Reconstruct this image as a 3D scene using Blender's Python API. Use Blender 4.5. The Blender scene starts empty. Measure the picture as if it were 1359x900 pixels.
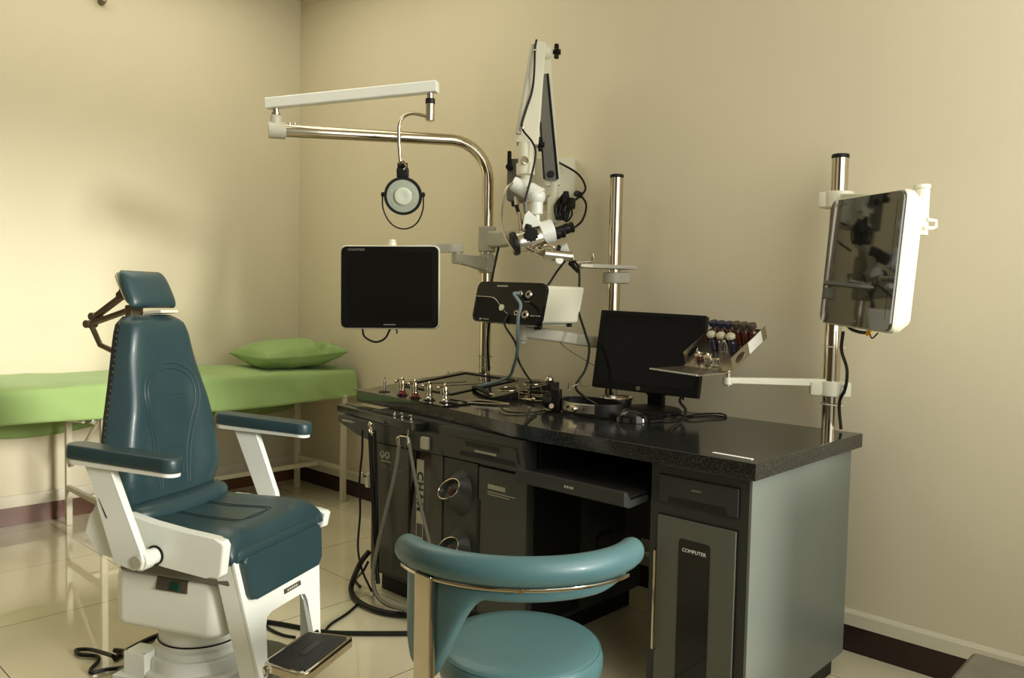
import bpy, bmesh, math, random
from mathutils import Vector, Matrix, noise
random.seed(7)
PI = math.pi
scene = bpy.context.scene
COL = scene.collection
WM = {}          # world matrices of roots and parts

# ------------------------------------------------------------------ materials
def new_mat(name):
    m = bpy.data.materials.new(name); m.use_nodes = True
    nt = m.node_tree
    b = nt.nodes['Principled BSDF']
    return m, nt, b

def mat(name, col, rough=0.5, metal=0.0, vary=0.06, vscale=6.0, bump=0.0, bscale=60.0, coat=0.0, trans=0.0, ior=1.45, sheen=0.0, spec=0.5):
    m, nt, b = new_mat(name)
    N = nt.nodes; L = nt.links
    tc = N.new('ShaderNodeTexCoord')
    nz = N.new('ShaderNodeTexNoise'); nz.inputs['Scale'].default_value = vscale; nz.inputs['Detail'].default_value = 4
    L.new(tc.outputs['Object'], nz.inputs['Vector'])
    rp = N.new('ShaderNodeValToRGB')
    rp.color_ramp.elements[0].position = 0.3; rp.color_ramp.elements[1].position = 0.7
    rp.color_ramp.elements[0].color = tuple(c*(1-vary) for c in col)+(1,)
    rp.color_ramp.elements[1].color = tuple(min(1, c*(1+vary)) for c in col)+(1,)
    L.new(nz.outputs['Fac'], rp.inputs['Fac']); L.new(rp.outputs['Color'], b.inputs['Base Color'])
    b.inputs['Roughness'].default_value = rough; b.inputs['Metallic'].default_value = metal
    b.inputs['Coat Weight'].default_value = coat; b.inputs['Coat Roughness'].default_value = 0.05
    b.inputs['Transmission Weight'].default_value = trans; b.inputs['IOR'].default_value = ior
    b.inputs['Sheen Weight'].default_value = sheen
    b.inputs['Specular IOR Level'].default_value = spec
    if bump > 0:
        n2 = N.new('ShaderNodeTexNoise'); n2.inputs['Scale'].default_value = bscale; n2.inputs['Detail'].default_value = 3
        L.new(tc.outputs['Object'], n2.inputs['Vector'])
        bp = N.new('ShaderNodeBump'); bp.inputs['Strength'].default_value = bump; bp.inputs['Distance'].default_value = 0.01
        L.new(n2.outputs['Fac'], bp.inputs['Height']); L.new(bp.outputs['Normal'], b.inputs['Normal'])
    return m

def granite_mat(name, base, speck, rough):
    m, nt, b = new_mat(name); N = nt.nodes; L = nt.links
    tc = N.new('ShaderNodeTexCoord')
    vo = N.new('ShaderNodeTexNoise'); vo.inputs['Scale'].default_value = 420; vo.inputs['Detail'].default_value = 2
    L.new(tc.outputs['Object'], vo.inputs['Vector'])
    rp = N.new('ShaderNodeValToRGB')
    e = rp.color_ramp.elements
    e[0].position = 0.56; e[0].color = base+(1,)
    e[1].position = 0.68; e[1].color = speck+(1,)
    L.new(vo.outputs['Fac'], rp.inputs['Fac']); L.new(rp.outputs['Color'], b.inputs['Base Color'])
    b.inputs['Roughness'].default_value = rough
    return m

def tile_mat(name, T, ox, oy, rough):
    m, nt, b = new_mat(name); N = nt.nodes; L = nt.links
    tc = N.new('ShaderNodeTexCoord'); sp = N.new('ShaderNodeSeparateXYZ')
    L.new(tc.outputs['Object'], sp.inputs[0])
    def math_(op, a, v=None):
        n = N.new('ShaderNodeMath'); n.operation = op
        if isinstance(a, (int, float)): n.inputs[0].default_value = a
        else: L.new(a, n.inputs[0])
        if v is not None:
            if isinstance(v, (int, float)): n.inputs[1].default_value = v
            else: L.new(v, n.inputs[1])
        return n.outputs[0]
    ds = []
    for ax, o in (('X', ox), ('Y', oy)):
        a = math_('ADD', sp.outputs[ax], -o + T*100)
        a = math_('MODULO', a, T)
        c = math_('SUBTRACT', T, a)
        ds.append(math_('MINIMUM', a, c))
    d = math_('MINIMUM', ds[0], ds[1])
    g = math_('LESS_THAN', d, 0.0016)
    nz = N.new('ShaderNodeTexNoise'); nz.inputs['Scale'].default_value = 3.0; nz.inputs['Detail'].default_value = 6
    L.new(tc.outputs['Object'], nz.inputs['Vector'])
    rp = N.new('ShaderNodeValToRGB')
    rp.color_ramp.elements[0].position = 0.3; rp.color_ramp.elements[0].color = (0.68, 0.62, 0.43, 1)
    rp.color_ramp.elements[1].position = 0.7; rp.color_ramp.elements[1].color = (0.76, 0.69, 0.49, 1)
    L.new(nz.outputs['Fac'], rp.inputs['Fac'])
    mx = N.new('ShaderNodeMix'); mx.data_type = 'RGBA'
    L.new(g, mx.inputs[0]); L.new(rp.outputs['Color'], mx.inputs[6]); mx.inputs[7].default_value = (0.10, 0.085, 0.05, 1)
    L.new(mx.outputs[2], b.inputs['Base Color'])
    b.inputs['Roughness'].default_value = rough
    b.inputs['Coat Weight'].default_value = 1.0; b.inputs['Coat Roughness'].default_value = 0.025; b.inputs['Coat IOR'].default_value = 1.85; b.inputs['Specular IOR Level'].default_value = 0.1
    return m

WALLC = (0.655, 0.590, 0.425)
M = {}
M['wall'] = mat('wall_paint', WALLC, 0.75, vary=0.025, vscale=1.6, bump=0.04, bscale=180)
M['wall_dark'] = mat('darkened_unseen_wall', (0.16, 0.13, 0.085), 0.8, vary=0.05)  # unseen front wall, darkened so it bounces less light onto faces turned to it
M['ceiling'] = mat('ceiling_paint', (0.70, 0.64, 0.49), 0.8, vary=0.02)
M['floor'] = tile_mat('polished_tile', 0.6, 0.71, -1.425, 0.16)
M['trim'] = mat('trim_paint', (0.66, 0.61, 0.47), 0.5, vary=0.03)
M['base_red'] = mat('baseboard_redbrown', (0.125, 0.055, 0.030), 0.35, vary=0.2, vscale=3)
M['base_dark'] = mat('baseboard_dark', (0.028, 0.012, 0.009), 0.4, vary=0.2)
M['leather'] = mat('teal_leather', (0.022, 0.048, 0.053), 0.36, vary=0.10, vscale=5, bump=0.10, bscale=420, coat=0.10)
M['leather2'] = mat('stool_leather', (0.062, 0.140, 0.150), 0.38, vary=0.06, vscale=5, bump=0.08, bscale=420, coat=0.08)
M['leather_dark'] = mat('dark_side_leather', (0.008, 0.016, 0.02), 0.35, vary=0.1)
M['white'] = mat('white_enamel', (0.74, 0.755, 0.69), 0.30, vary=0.02, coat=0.15)
M['whiteplastic'] = mat('white_plastic', (0.68, 0.66, 0.52), 0.38, vary=0.03)
M['greyplastic'] = mat('grey_beige_plastic', (0.42, 0.40, 0.31), 0.42, vary=0.04)
M['chrome'] = mat('polished_chrome', (0.60, 0.53, 0.42), 0.10, 1.0, vary=0.03)
M['steel'] = mat('brushed_steel', (0.52, 0.48, 0.40), 0.26, 1.0, vary=0.06)
M['bronze'] = mat('aged_bracket_metal', (0.19, 0.15, 0.095), 0.38, 0.75, vary=0.15, vscale=30)
M['black'] = mat('matt_black', (0.007, 0.007, 0.006), 0.45, vary=0.1, spec=0.25)
M['blackgloss'] = mat('gloss_black', (0.006, 0.006, 0.006), 0.09, vary=0.1)
M['screen'] = mat('screen_glass', (0.006, 0.006, 0.005), 0.14, vary=0.05, spec=0.15)
M['mirrorscreen'] = mat('gloss_screen_glass', (0.012, 0.012, 0.010), 0.03, vary=0.05, coat=1.0, spec=1.0)
M['hpblack'] = mat('satin_black_plastic', (0.007, 0.007, 0.006), 0.40, vary=0.1, spec=0.18)
M['granite'] = granite_mat('black_granite', (0.010, 0.010, 0.009), (0.075, 0.080, 0.070), 0.12)
M['deck'] = mat('gloss_black_deck', (0.008, 0.008, 0.007), 0.10, vary=0.1, coat=0.15)
M['cab'] = mat('dark_grey_cabinet', (0.030, 0.032, 0.026), 0.42, vary=0.05, vscale=3)
M['cabside'] = mat('grey_side_panel', (0.155, 0.175, 0.150), 0.40, vary=0.04, vscale=3)
M['cabdoor'] = mat('grey_door_panel', (0.105, 0.108, 0.082), 0.42, vary=0.04, vscale=3)
M['cabdoor_dark'] = mat('charcoal_door_panel', (0.046, 0.047, 0.035), 0.42, vary=0.04, vscale=3)
M['cabline'] = mat('panel_gap_black', (0.006, 0.006, 0.005), 0.6, vary=0.05)
M['glassdark'] = mat('smoked_glass', (0.006, 0.006, 0.006), 0.06, vary=0.05)
M['cloth'] = mat('green_cotton', (0.30, 0.44, 0.155), 0.85, vary=0.05, vscale=4, bump=0.15, bscale=300, sheen=0.1)
M['cloth_dark'] = mat('green_cotton_pillow', (0.265, 0.40, 0.135), 0.85, vary=0.06, vscale=5, bump=0.15, bscale=300, sheen=0.1)
M['bedframe'] = mat('cream_enamel_tube', (0.60, 0.56, 0.42), 0.35, vary=0.05)
M['print'] = mat('beige_print', (0.42, 0.40, 0.30), 0.5, vary=0.03)
M['printdim'] = mat('dim_beige_print', (0.16, 0.155, 0.12), 0.5, vary=0.03)
M['printblack'] = mat('black_print', (0.008, 0.008, 0.007), 0.5, vary=0.03)
M['paper'] = mat('white_label_paper', (0.85, 0.82, 0.78), 0.5, vary=0.02)
M['lens'] = mat('frosted_lamp_glass', (0.30, 0.33, 0.26), 0.25, vary=0.05, vscale=30)
M['bulb'] = mat('pale_bulb_glass', (0.50, 0.53, 0.43), 0.15, vary=0.03)
M['red'] = mat('red_collar', (0.14, 0.012, 0.010), 0.3, vary=0.1)
M['amber'] = mat('amber_glass', (0.075, 0.016, 0.008), 0.10, vary=0.2, coat=0.5)
M['clear'] = mat('clear_glass', (0.9, 0.9, 0.85), 0.03, vary=0.01, trans=1.0, ior=1.45)
M['frost'] = mat('frosted_stopper', (0.45, 0.43, 0.30), 0.18, vary=0.05, coat=0.4)
M['capblue'] = mat('dark_blue_cap', (0.010, 0.013, 0.045), 0.4, vary=0.1)
M['capbrown'] = mat('dark_brown_cap', (0.055, 0.042, 0.026), 0.4, vary=0.1)
M['violet'] = mat('violet_liquid', (0.02, 0.015, 0.035), 0.15, vary=0.1)
M['bluehose'] = mat('blue_grey_hose', (0.15, 0.21, 0.22), 0.4, vary=0.05)
M['greyhose'] = mat('grey_hose', (0.17, 0.16, 0.12), 0.45, vary=0.05)
M['cable'] = mat('black_cable_rubber', (0.006, 0.006, 0.005), 0.45, vary=0.05, spec=0.3)
M['armgrey'] = mat('grey_arm_paint', (0.125, 0.12, 0.095), 0.45, vary=0.05)
M['stone'] = mat('worn_grey_top', (0.10, 0.085, 0.06), 0.6, vary=0.2, vscale=12)
M['rubber'] = mat('ribbed_black_rubber', (0.030, 0.031, 0.028), 0.55, vary=0.15)
M['switch'] = mat('dark_green_switch', (0.004, 0.045, 0.028), 0.3, vary=0.1)
M['plate'] = mat('brown_grey_plate', (0.075, 0.062, 0.045), 0.4, vary=0.1)
M['yellow'] = mat('yellow_connector', (0.75, 0.38, 0.02), 0.4, vary=0.05)
M['copper'] = mat('copper_glow', (0.07, 0.022, 0.013), 0.35, vary=0.2)
M['backcover'] = mat('white_lamp_back', (0.7, 0.69, 0.6), 0.35)

# ------------------------------------------------------------------ object helpers
def tag(o, label=None, cat=None, group=None, kind=None):
    if label: o['label'] = label
    if cat: o['category'] = cat
    if group: o['group'] = group
    if kind: o['kind'] = kind
    return o

def thing(name, loc, label, cat, rotz=0.0, group=None):
    o = bpy.data.objects.new(name, None); COL.objects.link(o)
    o.empty_display_size = 0.05
    o.location = loc; o.rotation_euler = (0, 0, rotz)
    WM[o.name] = Matrix.Translation(Vector(loc)) @ Matrix.Rotation(rotz, 4, 'Z')
    return tag(o, label, cat, group)

def finish(bm, name, m, parent=None, local=False, smooth=True, ang=38):
    """bm in world coordinates (or, with local=True, in the frame of its root) -> one mesh object."""
    bmesh.ops.recalc_face_normals(bm, faces=bm.faces)
    if parent is not None and not local:
        bm.transform(WM[parent.name].inverted())
    origin = None
    if parent is None:
        vs = [v.co for v in bm.verts]
        lo = Vector([min(v[i] for v in vs) for i in range(3)]); hi = Vector([max(v[i] for v in vs) for i in range(3)])
        origin = Vector(((lo.x+hi.x)/2, (lo.y+hi.y)/2, lo.z))
        bm.transform(Matrix.Translation(-origin))
    me = bpy.data.meshes.new(name); bm.to_mesh(me); bm.free()
    mats = m if isinstance(m, (list, tuple)) else [m]
    for x in mats: me.materials.append(M[x] if isinstance(x, str) else x)
    if smooth:
        me.shade_smooth(); me.set_sharp_from_angle(angle=math.radians(ang))
    o = bpy.data.objects.new(name, me); COL.objects.link(o)
    if smooth:
        wn = o.modifiers.new('weighted', 'WEIGHTED_NORMAL'); wn.keep_sharp = True; wn.weight = 60
    if parent is not None:
        o.parent = parent; WM[o.name] = WM[parent.name].copy()
    else:
        o.location = origin; WM[o.name] = Matrix.Translation(origin)
    return o

def struct(name, bm, m, **k):
    bmesh.ops.recalc_face_normals(bm, faces=bm.faces)
    me = bpy.data.meshes.new(name); bm.to_mesh(me); bm.free(); me.materials.append(M[m])
    o = bpy.data.objects.new(name, me); COL.objects.link(o); o['kind'] = 'structure'
    WM[o.name] = Matrix.Identity(4)
    return o

BM = bmesh.new

def basis(z, xhint=None):
    z = Vector(z).normalized()
    h = Vector(xhint) if xhint is not None else (Vector((1, 0, 0)) if abs(z.x) < 0.9 else Vector((0, 1, 0)))
    x = (h - z*h.dot(z)).normalized(); y = z.cross(x)
    return Matrix((x, y, z)).transposed().to_4x4()

def frame(o, x, y, z):
    m = Matrix((Vector(x), Vector(y), Vector(z))).transposed().to_4x4()
    return Matrix.Translation(Vector(o)) @ m

def box(bm, c, s, rot=None, bevel=0.0, seg=2, mi=0):
    r = bmesh.ops.create_cube(bm, size=1.0)
    vs = r['verts']
    mtx = Matrix.Translation(Vector(c)) @ (rot.to_4x4() if rot is not None else Matrix.Identity(4)) @ Matrix.Diagonal((s[0], s[1], s[2], 1))
    bmesh.ops.transform(bm, matrix=mtx, verts=vs)
    fs = set(f for v in vs for f in v.link_faces)
    for f in fs: f.material_index = mi
    if bevel > 0:
        es = list(set(e for v in vs for e in v.link_edges))
        bmesh.ops.bevel(bm, geom=es, offset=bevel, segments=seg, profile=0.5, affect='EDGES')

def box2(bm, lo, hi, bevel=0.0, seg=2, mi=0):
    c = [(a+b)/2 for a, b in zip(lo, hi)]; s = [abs(b-a) for a, b in zip(lo, hi)]
    box(bm, c, s, None, bevel, seg, mi)

def cyl(bm, p0, p1, r0, r1=None, seg=24, cap=True, bevel=0.0, mi=0):
    p0 = Vector(p0); p1 = Vector(p1); r1 = r0 if r1 is None else r1
    d = p1-p0
    r = bmesh.ops.create_cone(bm, cap_ends=cap, segments=seg, radius1=r0, radius2=r1, depth=d.length)
    vs = r['verts']
    bmesh.ops.transform(bm, matrix=Matrix.Translation((p0+p1)/2) @ basis(d), verts=vs)
    fs = set(f for v in vs for f in v.link_faces)
    for f in fs: f.material_index = mi
    if bevel > 0 and cap:
        es = [e for f in fs if len(f.verts) > 4 for e in f.edges]
        bmesh.ops.bevel(bm, geom=list(set(es)), offset=bevel, segments=2, profile=0.5, affect='EDGES')

def catmull(pts, n=6):
    P = [Vector(p) for p in pts]
    if len(P) < 3: return P
    out = []
    for i in range(len(P)-1):
        p0 = P[i-1] if i > 0 else P[0]*2-P[1]
        p1, p2 = P[i], P[i+1]
        p3 = P[i+2] if i+2 < len(P) else P[-1]*2-P[-2]
        for k in range(n):
            t = k/n
            out.append(0.5*((2*p1)+(p2-p0)*t+(2*p0-5*p1+4*p2-p3)*t*t+(3*p1-p0-3*p2+p3)*t**3))
    out.append(P[-1])
    return out

def sweep(bm, pts, prof, closed=False, cap=True, up=None, scale=None, mi=0):
    """sweep a closed 2-D profile along points with parallel transport"""
    P = [Vector(p) for p in pts]; n = len(P)
    T = []
    for i in range(n):
        a = P[(i-1) % n] if (closed or i > 0) else P[i]
        b = P[(i+1) % n] if (closed or i < n-1) else P[i]
        T.append((b-a).normalized())
    h = Vector(up) if up is not None else (Vector((0, 0, 1)) if abs(T[0].z) < 0.9 else Vector((1, 0, 0)))
    rings = []
    N = (h-T[0]*h.dot(T[0])).normalized()
    for i in range(n):
        if up is not None:
            N2 = Vector(up)-T[i]*Vector(up).dot(T[i])
            if N2.length > 1e-4: N = N2.normalized()
        else:
            N = (N-T[i]*N.dot(T[i])).normalized()
        B = T[i].cross(N)
        s = scale[i] if scale else 1.0
        rings.append([bm.verts.new(P[i]+N*(q[1]*s)+B*(q[0]*s)) for q in prof])
    m = len(prof)
    for i in range(n if closed else n-1):
        A, Bq = rings[i], rings[(i+1) % n]
        for k in range(m):
            f = bm.faces.new((A[k], A[(k+1) % m], Bq[(k+1) % m], Bq[k])); f.material_index = mi
    if cap and not closed:
        bm.faces.new(rings[0][::-1]).material_index = mi; bm.faces.new(rings[-1]).material_index = mi

def circ(r, n=10, ry=None):
    ry = r if ry is None else ry
    return [(r*math.cos(2*PI*i/n), ry*math.sin(2*PI*i/n)) for i in range(n)]

def rrect(w, h, r, n=5):
    out = []
    for cx, cy, a0 in ((w/2-r, h/2-r, 0), (-w/2+r, h/2-r, 90), (-w/2+r, -h/2+r, 180), (w/2-r, -h/2+r, 270)):
        for i in range(n+1):
            a = math.radians(a0+90*i/n); out.append((cx+r*math.cos(a), cy+r*math.sin(a)))
    return out

def tube(bm, pts, r, seg=10, n=6, closed=False, smooth=True, mi=0):
    P = catmull(pts, n) if smooth else [Vector(p) for p in pts]
    if closed: 
        P = catmull(list(pts)+[pts[0]], n)[:-1] if smooth else P
    sweep(bm, P, circ(r, seg), closed=closed, mi=mi)

def ring(bm, c, nrm, R, r, seg=28, ps=8, R2=None, xhint=None, mi=0):
    B = basis(nrm, xhint).to_3x3(); R2 = R if R2 is None else R2
    pts = [Vector(c)+B @ Vector((R*math.cos(2*PI*i/seg), R2*math.sin(2*PI*i/seg), 0)) for i in range(seg)]
    sweep(bm, pts, circ(r, ps), closed=True, mi=mi)

def lathe(bm, c, axis, prof, seg=28, mi=0):
    """prof: (radius, height) pairs along the axis from point c"""
    B = basis(axis).to_3x3(); c = Vector(c); rings = []
    for r, h in prof:
        if r < 1e-5: rings.append([bm.verts.new(c+B @ Vector((0, 0, h)))])
        else: rings.append([bm.verts.new(c+B @ Vector((r*math.cos(2*PI*i/seg), r*math.sin(2*PI*i/seg), h))) for i in range(seg)])
    for a, b in zip(rings, rings[1:]):
        for i in range(seg):
            j = (i+1) % seg
            if len(a) == 1 and len(b) == 1: continue
            if len(a) == 1: f = bm.faces.new((a[0], b[i], b[j]))
            elif len(b) == 1: f = bm.faces.new((a[i], a[j], b[0]))
            else: f = bm.faces.new((a[i], a[j], b[j], b[i]))
            f.material_index = mi
    if len(rings[0]) > 1: bm.faces.new(rings[0][::-1]).material_index = mi
    if len(rings[-1]) > 1: bm.faces.new(rings[-1]).material_index = mi

def prism(bm, poly, mtx, d0, d1, bevel=0.0, seg=2, mi=0):
    """poly in the local xy plane of mtx, extruded between local z = d0 and d1"""
    a = [bm.verts.new(mtx @ Vector((p[0], p[1], d0))) for p in poly]
    b = [bm.verts.new(mtx @ Vector((p[0], p[1], d1))) for p in poly]
    n = len(poly); fs = [bm.faces.new(a[::-1]), bm.faces.new(b)]
    for i in range(n): fs.append(bm.faces.new((a[i], a[(i+1) % n], b[(i+1) % n], b[i])))
    for f in fs: f.material_index = mi
    if bevel > 0:
        es = list(fs[0].edges)+list(fs[1].edges)
        bmesh.ops.bevel(bm, geom=list(set(es)), offset=bevel, segments=seg, profile=0.5, affect='EDGES')

def loop_prism(bm, outer, inner, mtx, d0, d1, mi=0):
    """frame between two loops of equal length"""
    V = [[bm.verts.new(mtx @ Vector((p[0], p[1], d))) for p in L] for L in (outer, inner) for d in (d0, d1)]
    o0, o1, i0, i1 = V; n = len(outer)
    for k in range(n):
        j = (k+1) % n
        for q in ((o0[k], o0[j], o1[j], o1[k]), (i0[k], i1[k], i1[j], i0[j]), (o1[k], o1[j], i1[j], i1[k]), (o0[k], i0[k], i0[j], o0[j])):
            bm.faces.new(q).material_index = mi

def pad(bm, top, bot, n=24, m=24, mi=0):
    """closed cushion between two surface functions of (s,t) in [-1,1]"""
    A = [[bm.verts.new(Vector(top(-1+2*i/n, -1+2*j/m))) for j in range(m+1)] for i in range(n+1)]
    B = [[bm.verts.new(Vector(bot(-1+2*i/n, -1+2*j/m))) for j in range(m+1)] for i in range(n+1)]
    for i in range(n):
        for j in range(m):
            bm.faces.new((A[i][j], A[i+1][j], A[i+1][j+1], A[i][j+1])); bm.faces.new((B[i][j], B[i][j+1], B[i+1][j+1], B[i+1][j]))
    def rim(a, b):
        for k in range(len(a)-1): bm.faces.new((a[k], b[k], b[k+1], a[k+1]))
    rim([A[i][0] for i in range(n+1)], [B[i][0] for i in range(n+1)])
    rim([A[i][m] for i in range(n+1)], [B[i][m] for i in range(n+1)])
    rim(A[0], B[0]); rim(A[n], B[n])
    for f in bm.faces: f.material_index = mi

def sph(bm, c, r, sx=1, sy=1, sz=1, seg=16, rot=None, mi=0):
    r_ = bmesh.ops.create_uvsphere(bm, u_segments=seg, v_segments=max(8, seg//2), radius=r)
    mtx = Matrix.Translation(Vector(c)) @ (rot.to_4x4() if rot is not None else Matrix.Identity(4)) @ Matrix.Diagonal((sx, sy, sz, 1))
    bmesh.ops.transform(bm, matrix=mtx, verts=r_['verts'])

def text_bm(s, size, mtx, depth=0.0006, spacing=1.0, shear=0.0, bold=0.0):
    cu = bpy.data.curves.new('lettering', 'FONT'); cu.body = s; cu.size = size; cu.extrude = depth
    cu.align_x = 'CENTER'; cu.align_y = 'CENTER'; cu.space_character = spacing; cu.shear = shear
    cu.resolution_u = 3; cu.offset = bold
    o = bpy.data.objects.new('lettering', cu); COL.objects.link(o)
    dg = bpy.context.evaluated_depsgraph_get(); dg.update()
    me = bpy.data.meshes.new_from_object(o.evaluated_get(dg))
    bm = bmesh.new(); bm.from_mesh(me); bm.transform(mtx)
    bpy.data.objects.remove(o); bpy.data.curves.remove(cu); bpy.data.meshes.remove(me)
    return bm

def V(*a): return Vector(a)
def lerp(a, b, t): return Vector(a)*(1-t)+Vector(b)*t

# ------------------------------------------------------------------ camera
cam_d = bpy.data.cameras.new('camera'); cam = bpy.data.objects.new('camera', cam_d); COL.objects.link(cam)
cam_d.sensor_width = 36.0; cam_d.sensor_fit = 'HORIZONTAL'; cam_d.lens = 28.1658
cam.matrix_world = Matrix([[0.725758, -0.049687, 0.686153, 4.385233], [0.687623, 0.021639, -0.725745, -2.701692], [0.021212, 0.99853, 0.049871, 1.15], [0.0, 0.0, 0.0, 1.0]])
cam_d.clip_start = 0.02
scene.camera = cam

# ------------------------------------------------------------------ the room
RX, FY, CZ = 4.75, -4.8, 2.93
b = BM(); box2(b, (-0.1, FY-0.1, -0.1), (RX+0.1, 0.1, 0)); struct('floor', b, 'floor')
b = BM(); box2(b, (-0.1, FY-0.1, CZ), (RX+0.1, 0.1, CZ+0.1)); struct('ceiling', b, 'ceiling')
b = BM(); box2(b, (-0.1, FY-0.1, 0), (0, 0.1, CZ)); struct('wall_left', b, 'wall')
b = BM(); box2(b, (0, 0, 0), (RX+0.1, 0.1, CZ)); struct('wall_back', b, 'wall')
b = BM(); box2(b, (0, FY-0.1, 0), (RX, FY, CZ)); struct('wall_front', b, 'wall_dark')
WY0, WY1, WZ0, WZ1 = -2.75, -0.03, 0.38, 2.88
b = BM()
box2(b, (RX, FY-0.1, 0), (RX+0.1, WY0, CZ)); box2(b, (RX, WY1, 0), (RX+0.1, 0.0, CZ))
box2(b, (RX, WY0, 0), (RX+0.1, WY1, WZ0)); box2(b, (RX, -0.45, WZ0), (RX+0.1, WY1, 0.98)); box2(b, (RX, WY0, WZ1), (RX+0.1, WY1, CZ))  # unseen sill raised near the corner to shade the rear of the cabinet side
struct('wall_right', b, 'wall')
b = BM()
for (y0, y1, z0, z1) in ((WY0, WY0+0.05, WZ0, WZ1), (WY1-0.05, WY1, WZ0, WZ1), (WY0+0.05, -0.45, WZ0, WZ0+0.05), (-0.45, WY1-0.05, 0.98, 1.03), (WY0+0.05, WY1-0.05, WZ1-0.05, WZ1), (-1.65, -1.61, WZ0+0.05, WZ1-0.05), (-0.49, -0.45, WZ0+0.05, WZ1-0.05)):
    box2(b, (RX+0.03, y0, z0), (RX+0.07, y1, z1))
struct('window_1', b, 'white')
b = BM(); box2(b, (0, FY, 0), (0.012, 0, 0.092)); struct('baseboard_left', b, 'base_red')
b = BM(); box2(b, (0.012, -0.012, 0), (RX, 0, 0.09)); struct('baseboard_back', b, 'base_dark')
b = BM(); prism(b, [(0, 0.092), (0.016, 0.092), (0.016, 0.137), (0.010, 0.148), (0, 0.148)], frame((0, 0, 0), (1, 0, 0), (0, 0, 1), (0, -1, 0)), 0, -FY); struct('trim_1', b, 'trim')
b = BM(); prism(b, [(0, 0.09), (0.016, 0.09), (0.016, 0.130), (0.010, 0.140), (0, 0.140)], frame((0.016, 0, 0), (0, -1, 0), (0, 0, 1), (1, 0, 0)), 0, RX-0.016); struct('trim_2', b, 'trim')

# little bracket high on the left wall
t = thing('wall_bracket', (0.0000, -1.1495, 2.6124), 'small brown bracket end high on the left wall, cut by the top edge', 'bracket')
b = BM(); p = V(*(0.0000, -1.1495, 2.6124)); cyl(b, p+V(0.0, 0, -0.004), p+V(0.05, 0, 0.0), 0.018, 0.014, 14, bevel=0.003); finish(b, 'cap', 'bronze', t)
b = BM(); cyl(b, p+V(0.03, 0, 0), p+V(0.03, -0.06, 0.06), 0.012, seg=12); finish(b, 'rod', 'bronze', t)

# ------------------------------------------------------------------ examination bed
BX0, BX1 = 0.16, 0.645
t = thing('examination_bed', (0.40, -0.95, 0), 'cream metal-framed examination bed standing along the left wall', 'bed')
for x, y in ((BX1, -1.375), (BX0, -1.365), (BX1+0.03, -0.125), (BX0+0.06, -0.135)):
    b = BM(); box2(b, (x-0.014, y-0.014, 0), (x+0.014, y+0.014, 0.60), 0.004); finish(b, 'leg', 'bedframe', t)
for y, xs in ((-1.37, (BX0, BX1)), (-0.13, (BX0+0.06, BX1+0.03))):
    b = BM(); box2(b, (xs[0]+0.012, y-0.01, 0.175), (xs[1]-0.012, y+0.01, 0.20), 0.003); finish(b, 'end_rail', 'bedframe', t)
b = BM(); box2(b, (0.425, -1.36, 0.173), (0.455, -0.14, 0.198), 0.003); finish(b, 'stretcher', 'bedframe', t)
b = BM()
for x in (0.10, 0.62): box2(b, (x-0.012, -1.85, 0.585), (x+0.012, -0.06, 0.615), 0.003)
for y in (-1.85, -1.38, -0.75, -0.10): box2(b, (0.09, y-0.012, 0.587), (0.64, y+0.012, 0.613), 0.003)
finish(b, 'top_frame', 'bedframe', t)
b = BM()
cyl(b, (0.20, -1.36, 0.30), (0.56, -1.36, 0.57), 0.009, seg=10); cyl(b, (0.62, -1.45, 0.572), (0.20, -1.47, 0.545), 0.008, seg=10)
finish(b, 'brace', 'bedframe', t)
b = BM(); cyl(b, (0.635, -1.42, 0.572), (0.665, -1.42, 0.572), 0.012, seg=14, bevel=0.002); finish(b, 'bolt', 'steel', t)
b = BM(); box2(b, (0.06, -1.87, 0.615), (0.655, -0.055, 0.725), 0.02, 3); finish(b, 'mattress', 'bedframe', t)

# green sheet: a draped shell with its own thickness
prof = [(0.022, 0.455), (0.028, 0.60), (0.034, 0.70), (0.055, 0.738), (0.20, 0.742), (0.36, 0.744), (0.52, 0.742), (0.64, 0.737), (0.668, 0.722), (0.676, 0.68), (0.680, 0.63), (0.684, 0.582)]
pp = catmull([V(x, 0, z) for x, z in prof], 4)
b = BM(); rows = []
NY = 90
for i in range(NY+1):
    y = -1.95+i*(1.95-0.045)/NY
    row = []
    for k, q in enumerate(pp):
        w = noise.noise(V(q.x*3, y*4.2, q.z*2.0))*0.010+noise.noise(V(q.x*9, y*11+q.z*9, q.z*7))*0.006
        drop = k/(len(pp)-1)
        z = q.z; x = q.x
        if drop > 0.66:
            e = (0.735-q.z)/0.155
            x += w*1.6*e+0.010*e*math.sin(y*9+q.z*14)
            z += 0.010*e*math.sin(y*3.1+0.6)
        elif drop < 0.2:
            z += 0.030*math.sin(y*5.3)*((0.73-q.z)/0.28)
        else: z += w*0.7
        row.append(b.verts.new((x, y, z)))
    rows.append(row)
for i in range(NY):
    for k in range(len(pp)-1): b.faces.new((rows[i][k], rows[i][k+1], rows[i+1][k+1], rows[i+1][k]))
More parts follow.
